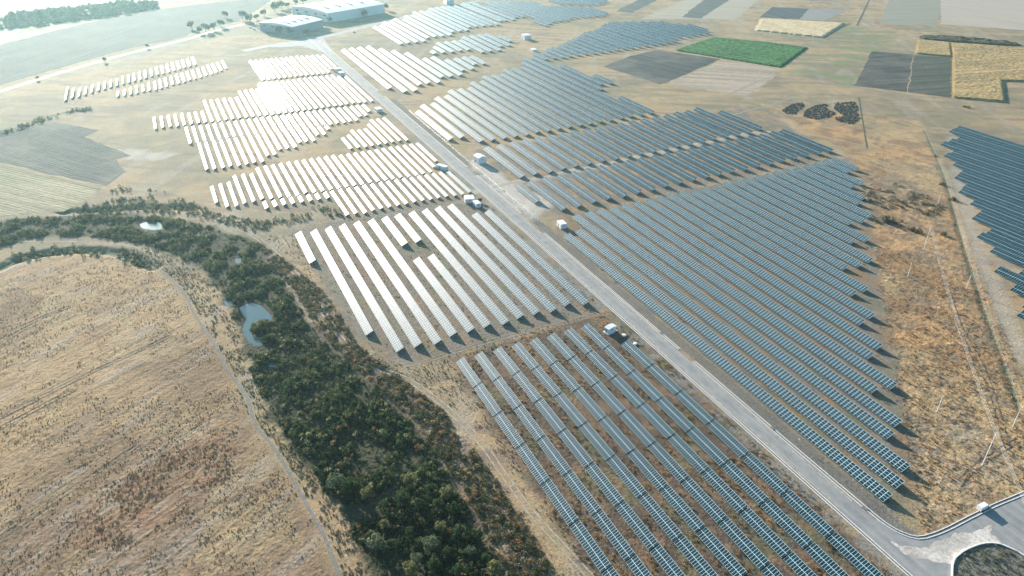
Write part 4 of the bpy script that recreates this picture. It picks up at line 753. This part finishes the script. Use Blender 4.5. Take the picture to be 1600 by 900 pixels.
def inview(x, y, m=1.08):
    f = x*CAMF[0]+y*CAMF[1]; s = x*.4294+y*.9031; p = rad(30.331)
    zc = f*math.cos(p)+CAM_H*math.sin(p); v = (CAM_H*math.cos(p)-f*math.sin(p))/np.maximum(zc, 1)*1140
    return (np.abs(s/np.maximum(zc, 1)*1140) < 800*m+60) & (v < 450*m+70) & (zc > 10)
def pal(n, cs, w, var=.2):
    c = np.array(cs, np.float32)[rng.choice(len(cs), n, p=np.array(w)/sum(w))]; return c*rng.uniform(1-var, 1+var, (n, 1)).astype(np.float32)
wetk = ('pond1','pond2','pond3','pond4','pond5')
def near_pond(x, y):
    m = np.zeros(len(x), bool)
    for k in wetk:
        c = np.mean(PG[k], axis=0); P = [(c[0]+(a-c[0])*1.25, c[1]+(b_-c[1])*1.25) for a, b_ in PG[k]]
        for q in (0, 1.5, 3): m |= inside(x, y, [(a+.9*q, b_-.43*q) for a, b_ in P])
    return m
def dry(x, y):
    return ~near_pond(x, y)
def dry0(x, y):
    m = np.ones(len(x), bool)
    for k in wetk: m &= ~inside(x, y, PG[k])
    return m
# reed and shrub mass along the river
x, y = sample(PG['corridor'], 1.25); m = inview(x, y) & dry(x, y); x, y = x[m], y[m]
d = seg_dist(x, y, PG['corridor'], True); dn = fbm(x, y, 11, 3, 71); R_ = np.hypot(x, y)
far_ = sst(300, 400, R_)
gap = fbm(x, y, 6.5, 3, 74)
keep = (d+(fbm(x, y, 7, 2, 72)-.5)*11 > 1.5) & ((gap > .36+.10*far_) | (rng.random(len(x)) < .10)); x, y = x[keep], y[keep]; dn = dn[keep]; d = d[keep]; gap = gap[keep]; far_ = far_[keep]
cl = fbm(x, y, 18, 3, 73)
cols = pal(len(x), [(.014,.034,.016),(.03,.062,.024),(.085,.12,.045),(.26,.25,.13),(.20,.11,.04)], [4.2,3.6,3.2,2.4,.8], .45)
lightm = sst(.5, .68, cl)[:, None]; cols = cols*(1-lightm*.6)+np.array((.10,.14,.06))*lightm*.6*rng.uniform(.7, 1.2, (len(x), 1))
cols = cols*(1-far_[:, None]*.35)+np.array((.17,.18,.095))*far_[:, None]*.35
sc = (.42+.75*rng.random(len(x))**2)*(.7+.4*np.clip(d/7, 0, 1))*(.6+.7*sst(.40, .66, gap))
pts = np.column_stack([x, y, relief(x, y)])
reed = [quad_clump(46, .95, 1.9, .30, .6, s) for s in range(5)]+[quad_clump(60, 1.3, 1.3, .27, .1, s+10, 0, 4) for s in range(5)]
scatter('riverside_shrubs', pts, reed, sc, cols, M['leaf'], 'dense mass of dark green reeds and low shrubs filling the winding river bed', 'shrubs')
def along(keys, w, dens):
    X = []; Y = []
    for k in keys:
        P = np.array(TR[k]); dd = np.hypot(*np.diff(P, axis=0).T); n = int(dd.sum()*w*dens); i = rng.choice(len(dd), n, p=dd/dd.sum()); t_ = rng.random(n)[:, None]
        q = P[i]*(1-t_)+P[i+1]*t_+rng.normal(0, w/2.4, (n, 2)); X.append(q[:, 0]); Y.append(q[:, 1])
    return np.concatenate(X).astype(np.float32), np.concatenate(Y).astype(np.float32)
x, y = along(('ditch1','ditch2','green_l'), 7, .35); k = fbm(x, y, 12, 3, 76) > .40; x, y = x[k], y[k]
scatter('ditch_reeds', np.column_stack([x, y, relief(x, y)]), reed, .6+.8*rng.random(len(x)), pal(len(x), [(.06,.09,.05),(.10,.13,.07),(.22,.21,.12)], [3,3,2], .3), M['leaf'], 'green and straw reeds lining the old ditches above and inside the river bend', 'reeds')
x, y = sample(PG['hummock'], .16); k = fbm(x, y, 14, 3, 77) > .47; x, y = x[k], y[k]
scatter('bank_scrub', np.column_stack([x, y, relief(x, y)]), reed, .5+.8*rng.random(len(x)), pal(len(x), [(.10,.12,.06),(.20,.19,.11),(.30,.25,.15),(.06,.08,.045)], [3,3,2,2], .3), M['leaf'], 'straw and green scrub on the humps between the river bend and the white arrays', 'scrub')
x, y = sample(PG['farwood'], .035)
scatter('far_woods', np.column_stack([x, y, np.zeros(len(x))]), [quad_clump(60, 1, 1.1, .5, 0, s+40, 0, 5) for s in range(4)], 1.6+2.2*rng.random(len(x)), pal(len(x), [(.09,.12,.07),(.12,.14,.08)], [2,1], .2), M['leaf'], 'belt of hazy trees merging together beyond the large dark field', 'woods')
# orange brown fringe of weeds
x, y = sample(PG['fringe'], 1.15); m = inview(x, y); x, y = x[m], y[m]; k = fbm(x, y, 8, 3, 75) > .38; x, y = x[k], y[k]
cols = pal(len(x), [(.09,.11,.045),(.22,.17,.08),(.36,.22,.10),(.30,.26,.16),(.045,.065,.03)], [4,2.5,1.6,1.6,3.5], .35)
pts = np.column_stack([x, y, relief(x, y)]); sh = [quad_clump(30, .8, .8, .2, .2, s+20) for s in range(5)]
scatter('weedy_fringe', pts, sh, .6+.9*rng.random(len(x))**2, cols, M['leaf'], 'rust and olive weeds between the river bed and the dirt track', 'weeds')
# dry grass tufts
bl = [blades(6, .28, .42, s) for s in range(6)]
def tufts(name, P, dens, cs, w, label, thr=.42, sc0=.7, far=420):
    x, y = sample(P, dens); m = inview(x, y) & (np.hypot(x, y) < far) & (rng.random(len(x)) < np.clip(1.5-np.hypot(x, y)/far, .15, 1)); x, y = x[m], y[m]
    bad = (lmask(x, y, TR['canal'], 2.4, .5) > .5) | (lmask(x, y, TR['track_main'], 3.6, .5) > .5) | (pmask(x, y, PG['pave'], 1) > .3) | ((y > 170) & (y < 182.6) & (x < -60)) | (lmask(x, y, PG['chan_r_out'], 4, 1) > .4)
    k = (fbm(x, y, 5, 3, 81)*.6+fbm(x, y, 28, 3, 82)*.5+.06*rng.random(len(x)) > thr*1.1+.06) & ~bad; x, y = x[k], y[k]; cols = pal(len(x), cs, w, .2)
    scatter(name, np.column_stack([x, y, relief(x, y)]), bl, sc0+.8*rng.random(len(x))**2, cols, M['straw'], label, 'grass')
tufts('dry_grass', PG['bank'], 1.2, [(.30,.25,.16),(.22,.18,.12),(.36,.24,.14),(.13,.12,.07)], [3,3,2,2], 'tufts of rank dry grass on the strip between the mown field and the river bed', .36, .9)
tufts('dry_grass', PG['leftfield'], 1.1, [(.36,.26,.15),(.29,.21,.125),(.42,.30,.165)], [4,3,2], 'tufts of mown straw-coloured grass over the big field at lower left', .46, .38)
tufts('dry_grass', PG['openright'], .9, [(.44,.27,.13),(.32,.20,.11),(.50,.34,.16),(.19,.14,.08)], [4,3,2,1.5], 'tufts of tan dry grass on the open ground at the right', .42)
tufts('dry_grass', PG['mid_gap'], .7, [(.36,.28,.17),(.28,.22,.14),(.20,.17,.11)], [3,3,2], 'tufts of dry grass beside the dirt track and between the array fields', .45)
# bushes in the reddish brush patch
x, y = sample(PG['brush'], .7); k = fbm(x, y, 9, 3, 83) > .43; x, y = x[k], y[k]
scatter('russet_brush', np.column_stack([x, y, relief(x, y)]), sh, .3+.35*rng.random(len(x)), pal(len(x), [(.27,.16,.085),(.22,.15,.09),(.13,.11,.07)], [3,3,1]), M['leaf'], 'patch of russet brush growing in the mown field at lower left', 'brush')
# rusty weeds between the rows of the nearest fields
for nm, P, dens, thr, lb, cs in (('row_weeds', PG['lowL'], .5, .5, 'rust and olive weeds between the two-high tables of the nearest field', [(.42,.24,.10),(.28,.21,.09),(.12,.12,.06),(.44,.31,.13)]),
                              ('row_weeds', PG['lowR'], .09, .50, 'rusty grass between the long arrays right of the road', [(.38,.22,.11),(.30,.22,.11),(.20,.19,.09)]),
                              ('row_weeds', PG['lowM'], .09, .55, 'olive grass between the four-high arrays left of the road', [(.30,.24,.12),(.24,.23,.11)])):
    x, y = sample(P, dens); m = inview(x, y) & (np.hypot(x, y) < 420) & (fbm(x, y, 6, 3, 85) > thr); x, y = x[m], y[m]
    kk = ~(((y > 170) & (y < 182.6)))
    x, y = x[kk], y[kk]; c4 = pal(len(x), cs, [1]*len(cs), .2)
    scatter(nm, np.column_stack([x, y, relief(x, y)]), sh, .35+.45*rng.random(len(x))**1.5, c4, M['leaf'], lb, 'weeds')
x, y = sample(PG['loop'], .8); m = inview(x, y); x, y = x[m], y[m]
scatter('bed_scrub', np.column_stack([x, y, np.full(len(x), .05)]), sh, .35+.5*rng.random(len(x))**2, pal(len(x), [(.13,.14,.09),(.09,.10,.07),(.22,.21,.16)], [2,2,1]), M['leaf'], 'grey green scrub inside the kerbed loop at lower right', 'scrub')
x, y = sample(PG['scrubR'], .12); k = fbm(x, y, 14, 3, 87) > .5; x, y = x[k], y[k]
scatter('dark_scrub', np.column_stack([x, y, relief(x, y)]), sh, .9+.9*rng.random(len(x)), pal(len(x), [(.10,.085,.06),(.13,.14,.07),(.16,.12,.08)], [3,2,2]), M['leaf'], 'dark thorny scrub on the tan ground by the stepped array ends', 'scrub')

# ------------------------------------------------------------------ trees
def crown_mesh(name, n, rx, rz, size, zc, c, seed, lump=9):
    P, sh = quad_clump(n, rx, rz, size, 0, seed, 0, lump); r = np.random.default_rng(seed+5)
    V = P.reshape(-1, 3).copy(); V[:, 2] += zc
    base = np.array(c, np.float32)[None, :]*sh[:, None]*r.uniform(.8, 1.2, (n, 1)); Cc = np.repeat(base, 4, axis=0)
    return V, np.arange(len(V)).reshape(-1, 4), Cc
def make_tree(name, h, r, c, seed, loc, label, grp, n=520, size=.33, shape=.5):
    t_ = empty(name, loc, label, 'tree', grp); rz = h*shape
    V, F, Cc = crown_mesh('crown', n, r, rz, size, h-rz*1.15, c, seed); mesh_np('crown', V, F, M['leaf'], t_, colr=Cc)
    mb = MB(); q = random.Random(seed); a = (0, 0, -.3); lean = (q.uniform(-.3,.3), q.uniform(-.3,.3))
    top = (lean[0], lean[1], h*.55); mb.tube(a, top, .035*h, .02*h, 7)
    for i in range(5):
        an = i*1.26+q.uniform(-.4,.4); z0 = h*q.uniform(.3,.5)
        mb.tube((lean[0]*z0/h*1.6, lean[1]*z0/h*1.6, z0), (math.cos(an)*r*.62, math.sin(an)*r*.62, h*q.uniform(.55,.85)), .014*h, .005*h, 5)
    mb.build('trunk', M['bark'], t_); return t_
def copy_tree(src, loc, s, rz, label):
    o = src.copy(); col.objects.link(o); o.location = loc; o.scale = (s, s, s*random.uniform(.85,1.15)); o.rotation_euler = (0, 0, rz); o['label'] = label
    for ch in list(src.children):
        c = ch.copy(); col.objects.link(c); c.parent = o
    return o
GR = 'trees in the river thicket at the bottom of the photo'
LT = ['rounded dark green tree crowded in the thicket at the bottom edge', 'olive tree with yellowing top crowded in the thicket at the bottom edge', 'pale sage green tree crowded in the thicket at the bottom edge']
protos = [make_tree('thicket_tree', 6.6, 3.1, [(.05,.085,.03),(.19,.19,.075),(.15,.19,.11)][i], 100+i, (*PG['tree_near'][i], 0), LT[i], GR) for i in range(3)]
for i, (a, b_) in enumerate(PG['tree_near'][3:]):
    k = [0,1,0,2,0,1,0,0][i % 8]; copy_tree(protos[k], (a, b_, 0), random.uniform(.62, 1.15), random.uniform(0, 6), LT[k])
gf = 'distant trees around the warehouses and the plough land'
lf_ = ['hazy pale green tree in the line beyond the large dark field', 'hazy tree beside the far warehouses', 'lone hazy tree standing by the white track']
pf = make_tree('distant_tree', 10, 5.5, (.07,.095,.05), 300, (*TREES_FAR[0], 0), lf_[0], gf, 420, .75)
for i, (a, b_) in enumerate(TREES_FAR[1:], 1):
    lab = lf_[0] if i < 19 else lf_[1]
    if i in (39, 40, 41): lab = lf_[2]
    copy_tree(pf, (a, b_, 0), random.uniform(.8, 1.35)*(.45 if i in (39,40,41) else 1), random.uniform(0, 6), lab)
for i, (a, b_, s, lb) in enumerate(PG['shrubs']):
    c = (.10,.10,.06) if i % 2 else (.13,.085,.055)
    if 'orange' in lb: c = (.48,.20,.09)
    o = tag(scatter('shrub', np.array([[a, b_, -.1]]), [quad_clump(170, 2.2, 2.0, .3, .1, 500+i, 0, 5)], np.array([s]), np.array([c], np.float32), M['leaf'], lb, 'shrub')); del o['kind']

# ------------------------------------------------------------------ crops and heaps
def crop_slab(name, P, h, mat, label, cat, step=2.0, rough=.35, kind='stuff'):
    a = np.array(P); x0, y0 = a.min(0); x1, y1 = a.max(0); nx = int((x1-x0)/step)+1; ny = int((y1-y0)/step)+1
    X, Y = np.meshgrid(np.linspace(x0, x1, nx), np.linspace(y0, y1, ny), indexing='ij'); ins = inside(X.ravel(), Y.ravel(), P).reshape(X.shape)
    d = seg_dist(X.ravel().astype(np.float32), Y.ravel().astype(np.float32), P, True).reshape(X.shape)
    Z = np.where(ins, h*(1-rough*rng.random(X.shape)), -.3); Z = np.where(ins & (d < step*.6), Z*.9, Z)
    V = np.column_stack([X.ravel(), Y.ravel(), Z.ravel()]); i = np.arange(nx-1)[:, None]*ny; j = np.arange(ny-1)[None, :]
    F = np.stack([i+j, i+ny+j, i+ny+j+1, i+j+1], -1).reshape(-1, 4); any_ = ins.ravel()[F].any(1); F = F[any_]
    return tag(mesh_np(name, V, F, mat), label, cat, kind=kind)
crop_slab('green_crop', PG['f_green'], 1.6, row_material('green_crop', (.035,.12,.03), (.08,.22,.06), .25, 4, (.03,.09,.03)), 'rectangle of bright green crop beyond the arrays', 'crop', 2.2, .35)
mc = row_material('ripe_corn', (.26,.18,.075), (.58,.42,.19), 1.35, 3.2, (.28,.22,.12))
crop_slab('ripe_corn', PG['f_corn1'], 1.7, mc, 'small block of ripe yellow corn behind the ploughed plots', 'crop', 1.5, .22)
crop_slab('ripe_corn', PG['f_corn2'], 1.9, mc, 'large L-shaped stand of ripe yellow corn at the right edge', 'crop', 1.5, .22)
crop_slab('ripe_corn', PG['f_yellow'], 1.6, row_material('pale_corn', (.46,.36,.20), (.66,.54,.34), -.2, 4, None), 'pale yellow field bordered by a dark hedge beyond the green crop', 'crop', 3, .25)
crop_slab('hedge_growth', PG['f_darkstrip'], 2.5, row_material('hedge_green', (.06,.06,.035), (.13,.11,.065), .1, 3, None), 'long dark strip of rank growth behind the ripe corn', 'vegetation', 3, .6)
for i, P in enumerate(PG['heaps']):
    x, y = sample(P, .8); rock = []
    for s in range(4):
        r = np.random.default_rng(s); A = r.uniform(.5, 1.0, 8)
        c8 = np.array([(-1,-1,-.3),(1,-1,-.3),(1,1,-.3),(-1,1,-.3),(-.6,-.6,.7),(.6,-.6,.7),(.6,.6,.7),(-.6,.6,.7)])*A[:, None]
        fs = ((4,5,6,7),(0,1,5,4),(1,2,6,5),(2,3,7,6),(3,0,4,7)); rock.append((c8[np.array(fs)].astype(np.float32), r.uniform(.7, 1.3, 5)))
    scatter('rubble_heap', np.column_stack([x, y, np.full(len(x), .1)]), rock, .35+.5*rng.random(len(x)), pal(len(x), [(.06,.065,.065),(.11,.11,.105),(.17,.165,.15)], [3,2,1]), M['straw'], ['small isolated patch of dumped dark rubble', 'large patch of dumped dark rubble beside a pale bare spot', 'ragged right-hand patch of dumped dark rubble'][i], 'rubble')

# ------------------------------------------------------------------ buildings
def quad_frame(A, B, Cc):
    """front edge A->B, depth towards C: origin, rotation, length, depth"""
    dx, dy = B[0]-A[0], B[1]-A[1]; L = math.hypot(dx, dy); rz = math.atan2(dy, dx); ux, uy = dx/L, dy/L
    D = abs((Cc[0]-B[0])*-uy+(Cc[1]-B[1])*ux); sgn = 1 if (Cc[0]-B[0])*-uy+(Cc[1]-B[1])*ux > 0 else -1
    return rz, L, D, sgn
def warehouse(A, B, Cc, h, rise, label, wallm):
    rz, L, D, sg = quad_frame(A, B, Cc); root = empty('warehouse', (A[0], A[1], 0), label, 'warehouse', None, rz)
    mb = MB(); mb.box(0, L, 0 if sg > 0 else -D, D if sg > 0 else 0, -.2, h); mb.build('wall', wallm, root)
    mb = MB(); n = 14; o = 1.0; y0, y1 = (-o, D+o) if sg > 0 else (-D-o, o)
    for i in range(n):
        a0, a1 = i/n, (i+1)/n; xa, xb = -o+(L+2*o)*a0, -o+(L+2*o)*a1; za, zb = h+.1+rise*4*a0*(1-a0), h+.1+rise*4*a1*(1-a1)
        mb.hexa([(xa,y0,h-.3),(xb,y0,h-.3),(xb,y1,h-.3),(xa,y1,h-.3),(xa,y0,za),(xb,y0,zb),(xb,y1,zb),(xa,y1,za)])
    mb.build('roof', M['white'], root)
    yf = (y0+1.0-.12) if sg > 0 else y1-1.0
    for fx in (.12, .38, .64):
        mb = MB(); mb.box(L*fx, L*fx+L*.13, yf, yf+.12, 0, h*.45); mb.build('loading_door', M['grey'], root)
    for fx in (.1, .36, .62, .86):
        mb = MB(); mb.box(L*fx, L*fx+L*.08, yf, yf+.12, h*.62, h*.74); f_ = mb.build('window', M['glass'], root)
    for i in range(4):
        mb = MB(); yy = y0+(y1-y0)*(.15+.2*i); mb.box(L*.2, L*.8, yy, yy+1.5, h+rise*.75, h+rise+.55); mb.build('skylight', M['pale'], root)
    return root
b4 = BASES['wh_small']; warehouse(b4[0], b4[1], b4[2], 10, 2.2, 'smaller arched-roof warehouse standing in front of the other one', M['grey'])
b4 = BASES['wh_big']; warehouse(b4[0], b4[1], b4[2], 12, 3, 'larger warehouse with a long pale arched roof behind the other', M['pale'])
def hut(name, pts, h, label, cat, gable=0, mat='white', roofm='pale', door=True, plinth=0, minw=None):
    A, B, Cc = pts; rz, L, D, sg = quad_frame(A, B, Cc)
    if minw: L = max(L, minw); D = max(D, minw)
    root = empty(name, (A[0], A[1], 0), label, cat, None, rz); y0, y1 = (0, D) if sg > 0 else (-D, 0)
    if plinth: mb = MB(); mb.box(-.5, L+.5, y0-.5, y1+.5, -.3, plinth); mb.build('plinth', M['concrete'], root)
    mb = MB(); mb.box(0, L, y0, y1, -.2+plinth*0, h); mb.build('wall', M[mat], root)
    mb = MB(); o = .18
    if gable:
        ym = (y0+y1)/2
        for ya, yb in ((y0-o, ym), (y1+o, ym)):
            P = [(-o,ya,h),(L+o,ya,h),(L+o,yb,h+gable),(-o,yb,h+gable)]
            if ya > yb: P = [P[1], P[0], P[3], P[2]]
            mb.hexa(P+[(a, b_, c+.15) for a, b_, c in P])
        mb.hexa([(0,y0,h-.02),(L,y0,h-.02),(L,y1,h-.02),(0,y1,h-.02),(0,ym-.02,h+gable-.05),(L,ym-.02,h+gable-.05),(L,ym+.02,h+gable-.05),(0,ym+.02,h+gable-.05)])
    else: mb.box(-o, L+o, y0-o, y1+o, h, h+.15)
    mb.build('roof', M[roofm], root)
    if door:
        mb = MB(); yf = y0-.05 if sg > 0 else y1
        mb.box(L*.3, L*.3+min(1.1, L*.3), yf, yf+.05, .1+plinth, min(2.1, h*.8)+plinth*.5); dr = mb.build('door', M['grey'], root)
        mb = MB(); mb.box(L+.0, L+.05, (y0+y1)/2-.5, (y0+y1)/2+.5, h*.55, h*.75); mb.build('vent', M['grey'], root)
    return root
S_ = BASES
hut('shed', S_['shed'], 4.4, 'large white gabled shed beside the road clearing', 'shed', 1.1, 'white', 'white')
hut('transformer_box', S_['box2'], 2.9, 'white transformer box on bare ground at the corner of the largest field', 'transformer', 0, 'white', 'white')
hut('transformer_kiosk', S_['kiosk'], 2.7, 'white kiosk on a concrete plinth at the end of the nearest field', 'kiosk', .35, 'white', 'pale', True, .35)
c4 = hut('container', S_['cont4'], 2.8, 'long white container at the roadside beside a small white box', 'container', 0, 'white', 'white', True)
hut('transformer_box', S_['box5'], 2.5, 'small white box next to the long container at the roadside', 'transformer', .2, 'white', 'white')
hut('container', S_['cont5'], 2.6, 'white container at the road end of the middle left band', 'container', 0, 'white', 'white', True, 0, 3)
hut('container', S_['cont6'], 2.6, 'pale container on a concrete pad left of the road near the glare', 'container', 0, 'pale', 'white', True, .3, 4)
hut('transformer_box', S_['cab7'], 3.0, 'upper of two pale boxes beside the far road', 'transformer', 0, 'pale', 'white', True, 0, 4)
hut('transformer_box', S_['cab8'], 3.0, 'lower of two pale boxes beside the far road', 'transformer', 0, 'white', 'white', True, 0, 4)
hut('transformer_house', S_['box8'], 5.0, 'square white building between the top fields with a long shadow', 'building', 0, 'white', 'white', True, 0, 8)
hut('container', S_['box9'], 2.2, 'low white container on bare ground below the square white building', 'container', 0, 'white', 'white', False, 0, 5)
hut('gatehouse', S_['bldg'], 7.0, 'tall white building at the top edge beside the far road', 'building', 0, 'white', 'white', True, 0, 12)
o = empty('mesh_dome', (*PG['dome'], 0), 'dark bushy tree right behind the long roadside container', 'tree'); o.name = 'roadside_tree'
V, F, Cc = crown_mesh('crown', 260, 1.6, 1.9, .25, 1.4, (.03,.04,.03), 900); mesh_np('crown', V, F, M['leaf'], o, colr=Cc)
mb = MB(); mb.tube((0,0,-.2), (.1,.1,1.8), .14, .08); mb.build('trunk', M['bark'], o)
for i, (a, b_) in enumerate(S_['disc']):
    mb = MB(); mb.tube((0,0,0), (0,0,.5), 1.0-.1*i, 1.0-.1*i, 18); mb.tube((0,0,.5), (0,0,.62), 1.0-.1*i, .3, 18)
    tag(mb.build('tank_lid', M['white']), ['round white tank lid in the shadow just right of the kiosk', 'round white tank lid on the gravel nearer the road than the other'][i], 'tank lid').location = (a, b_, .02)

def car(pts, label, cat, L=4.6, h=1.5, van=False, grp=None):
    (a, b_), (c_, d_) = pts; rz = math.atan2(d_-b_, c_-a); root = empty('van' if van else 'parked_car', ((a+c_)/2, (b_+d_)/2, .03), label, cat, grp, rz); w = .92
    def prof(P, y0, y1):
        mb = MB(); n = len(P)
        for k in range(n-1): mb.quad((P[k][0],y0,P[k][1]),(P[k+1][0],y0,P[k+1][1]),(P[k+1][0],y1,P[k+1][1]),(P[k][0],y1,P[k][1]))
        for yy in (y0, y1):
            for k in range(1, n-2, 2) if n % 2 == 0 else range(1, n-1): mb.quad((P[0][0],yy,P[0][1]),(P[k][0],yy,P[k][1]),(P[k+1][0],yy,P[k+1][1]),(P[min(k+2,n-1)][0],yy,P[min(k+2,n-1)][1]))
        return mb
    mb = MB(); mb.hexa([(-L/2,-w,.3),(L/2,-w,.3),(L/2,w,.3),(-L/2,w,.3),(-L/2+.08,-w*.96,.85),(L/2-.15,-w*.96,.75),(L/2-.15,w*.96,.75),(-L/2+.08,w*.96,.85)])
    if van: mb.hexa([(-L/2+.03,-w*.98,.8),(L*.22,-w*.98,.8),(L*.22,w*.98,.8),(-L/2+.03,w*.98,.8),(-L/2+.1,-w*.92,h),(L*.2,-w*.92,h),(L*.2,w*.92,h),(-L/2+.1,w*.92,h)])
    mb.build('body', M['white'], root)
    mb = MB()
    if van: mb.hexa([(L*.225,-w*.9,.78),(L*.4,-w*.9,.78),(L*.4,w*.9,.78),(L*.225,w*.9,.78),(L*.225,-w*.82,h*.85),(L*.27,-w*.82,h*.85),(L*.27,w*.82,h*.85),(L*.225,w*.82,h*.85)])
    else: mb.hexa([(-L*.4,-w*.9,.84),(L*.22,-w*.9,.78),(L*.22,w*.9,.78),(-L*.4,w*.9,.84),(-L*.28,-w*.74,h),(L*.06,-w*.74,h),(L*.06,w*.74,h),(-L*.28,w*.74,h)])
    mb.build('windows', M['glass'], root)
    if not van: mb = MB(); mb.box(-L*.27, L*.055, -w*.73, w*.73, h-.01, h+.04); mb.build('roof', M['white'], root)
    for sx in (-1, 1):
        for sy in (-1, 1):
            mb = MB(); mb.tube((sx*L*.31, sy*(w-.2), .33), (sx*L*.31, sy*(w+.02), .33), .33, .33, 14); mb.build('wheel', M['rubber'], root)
    return root
def mid(P, L):
    (a, b_), (c, d) = P; m_ = ((a+c)/2, (b_+d)/2); l = math.hypot(c-a, d-b_); return [(m_[0]-(c-a)/l*L/2, m_[1]-(d-b_)/l*L/2), (m_[0]+(c-a)/l*L/2, m_[1]+(d-b_)/l*L/2)]
car(mid(S_['van'], 5), 'white van parked on rough grass beside the kerbed junction', 'van', 4.8, 1.85, True)
car(mid(S_['car1'], 5), 'white car parked on bare ground beside the far road', 'car')
for i, (a, b_) in enumerate(PG['lot']):
    car([(a-2, b_-1), (a+2, b_+1)], 'small white car parked in the yard left of the warehouses', 'car', grp='white cars in the warehouse yard')

# ------------------------------------------------------------------ power line, fences
tops = []
pl = ['tall leaning pale power pole between the arrays and the fenced strip', 'short pale pole standing by the stepped array ends', 'slim pole beside the ditch, farthest up the strip', 'pale pole close to the fence, level with the right-edge panels', 'tallest pale pole near the bottom right corner', 'short slim pole on tan grass above the corner pole', 'pale pole at the right edge above the junction']
for i, (a, b_, h) in enumerate(POLES):
    root = empty('power_pole', (a, b_, 0), pl[i], 'power pole', 'pale poles on the open ground'); h = min(h, 15)
    mb = MB(); mb.tube((0,0,-.5), (0,0,h), .2, .12, 8); mb.build('post', M['concrete'], root)
    if h > 9:
        mb = MB(); mb.bar((-.9,0,h-.5), (.9,0,h-.5), .14); mb.build('crossarm', M['steel'], root)
        for s in (-.8, 0, .8):
            mb = MB(); mb.tube((s,0,h-.42), (s,0,h-.15), .06, .04, 6); mb.build('insulator', M['white'], root)
def wires(a, b_, sag, lab):
    mb = MB()
    for s in (-.8, 0, .8):
        P = [Vector(a).lerp(Vector(b_), k/16)+Vector((s, 0, -sag*4*(k/16)*(1-k/16))) for k in range(17)]
        for p0, p1 in zip(P, P[1:]): mb.tube(p0, p1, .03, .03, 4)
    tag(mb.build('power_line', M['cable']), lab, 'power line')
p0, p4 = POLES[0], POLES[4]
wires((p0[0], p0[1], 14.6), (p4[0], p4[1], 14.8), 3, 'three thin wires strung between the two tall poles')
wires((p4[0], p4[1], 14.8), (2, 150, 14.8), 2.5, 'three thin wires crossing the paved corner')
def fence(P, label, h=1.8, step=4):
    root = empty('wire_fence', (*P[0], 0), label, 'fence'); O = Vector((*P[0], 0)); pts_ = smooth_line(P, step); mb = MB()
    for a, b_ in zip(pts_, pts_[1:]):
        for zz in (.5, 1.1, 1.7): mb.tube(Vector((*a, zz))-O, Vector((*b_, zz))-O, .015, .015, 3)
    mb2 = MB()
    for a in pts_: mb2.bar(Vector((*a, -.3))-O, Vector((*a, h))-O, .09)
    mb.build('wire', M['steel'], root); o = mb2.build('fence_posts', M['concrete'], root); o['kind'] = 'stuff'
fence(PG['fenceR'], 'wire fence along the ditch before the right-edge panels')
fence(PG['fenceQ'], 'wire fence between the largest field and the band above it')
fence([(-600,186.5),(-440,185.6),(-350,185.8)], 'wire fence on the right of the road below the pale field')
for i, (a, b_) in enumerate(S_['lamp1']):
    pass
for a_, lb in (((-139,183.6), 'thin roadside post by the drain, nearest the junction'), ((-235,170.0), 'thin roadside post by the left drain near the kiosk')):
    root = empty('roadside_post', (*a_, 0), lb, 'post'); mb = MB(); mb.tube((0,0,-.3), (0,0,3), .07, .06, 8); mb.build('post', M['steel'], root); mb = MB(); mb.box(-.2,.2,-.15,.15,2.3,2.9); mb.build('box', M['white'], root)
# culvert crossings over the drains
for a_ in (-106, -150, -222):
    mb = MB(); mb.box(a_-.9, a_+.9, 180.7, 181.9, .05, .24); tag(mb.build('culvert_slab', M['concrete_dark']), {-106:'dark slab over the right drain nearest the junction', -150:'dark slab over the right drain beside the second array', -222:'dark slab over the right drain opposite the kiosk'}[a_], 'drain cover')

# ------------------------------------------------------------------ the hazy air
mh = bpy.data.materials.new('hazy_air'); mh.use_nodes = True; nt = mh.node_tree; nt.nodes.remove(nt.nodes['Principled BSDF'])
v = nt.nodes.new('ShaderNodeVolumePrincipled'); v.inputs['Density'].default_value = HAZE; v.inputs['Color'].default_value = (.55,.92,1.0,1); v.inputs['Anisotropy'].default_value = HAZE_G
nt.links.new(v.outputs[0], nt.nodes['Material Output'].inputs['Volume'])
mb = MB(); mb.box(-13000, 13000, -13000, 13000, -6, 192)
tag(mb.build('haze', mh), 'thin bright haze lying over the whole plain', 'haze', kind='stuff')
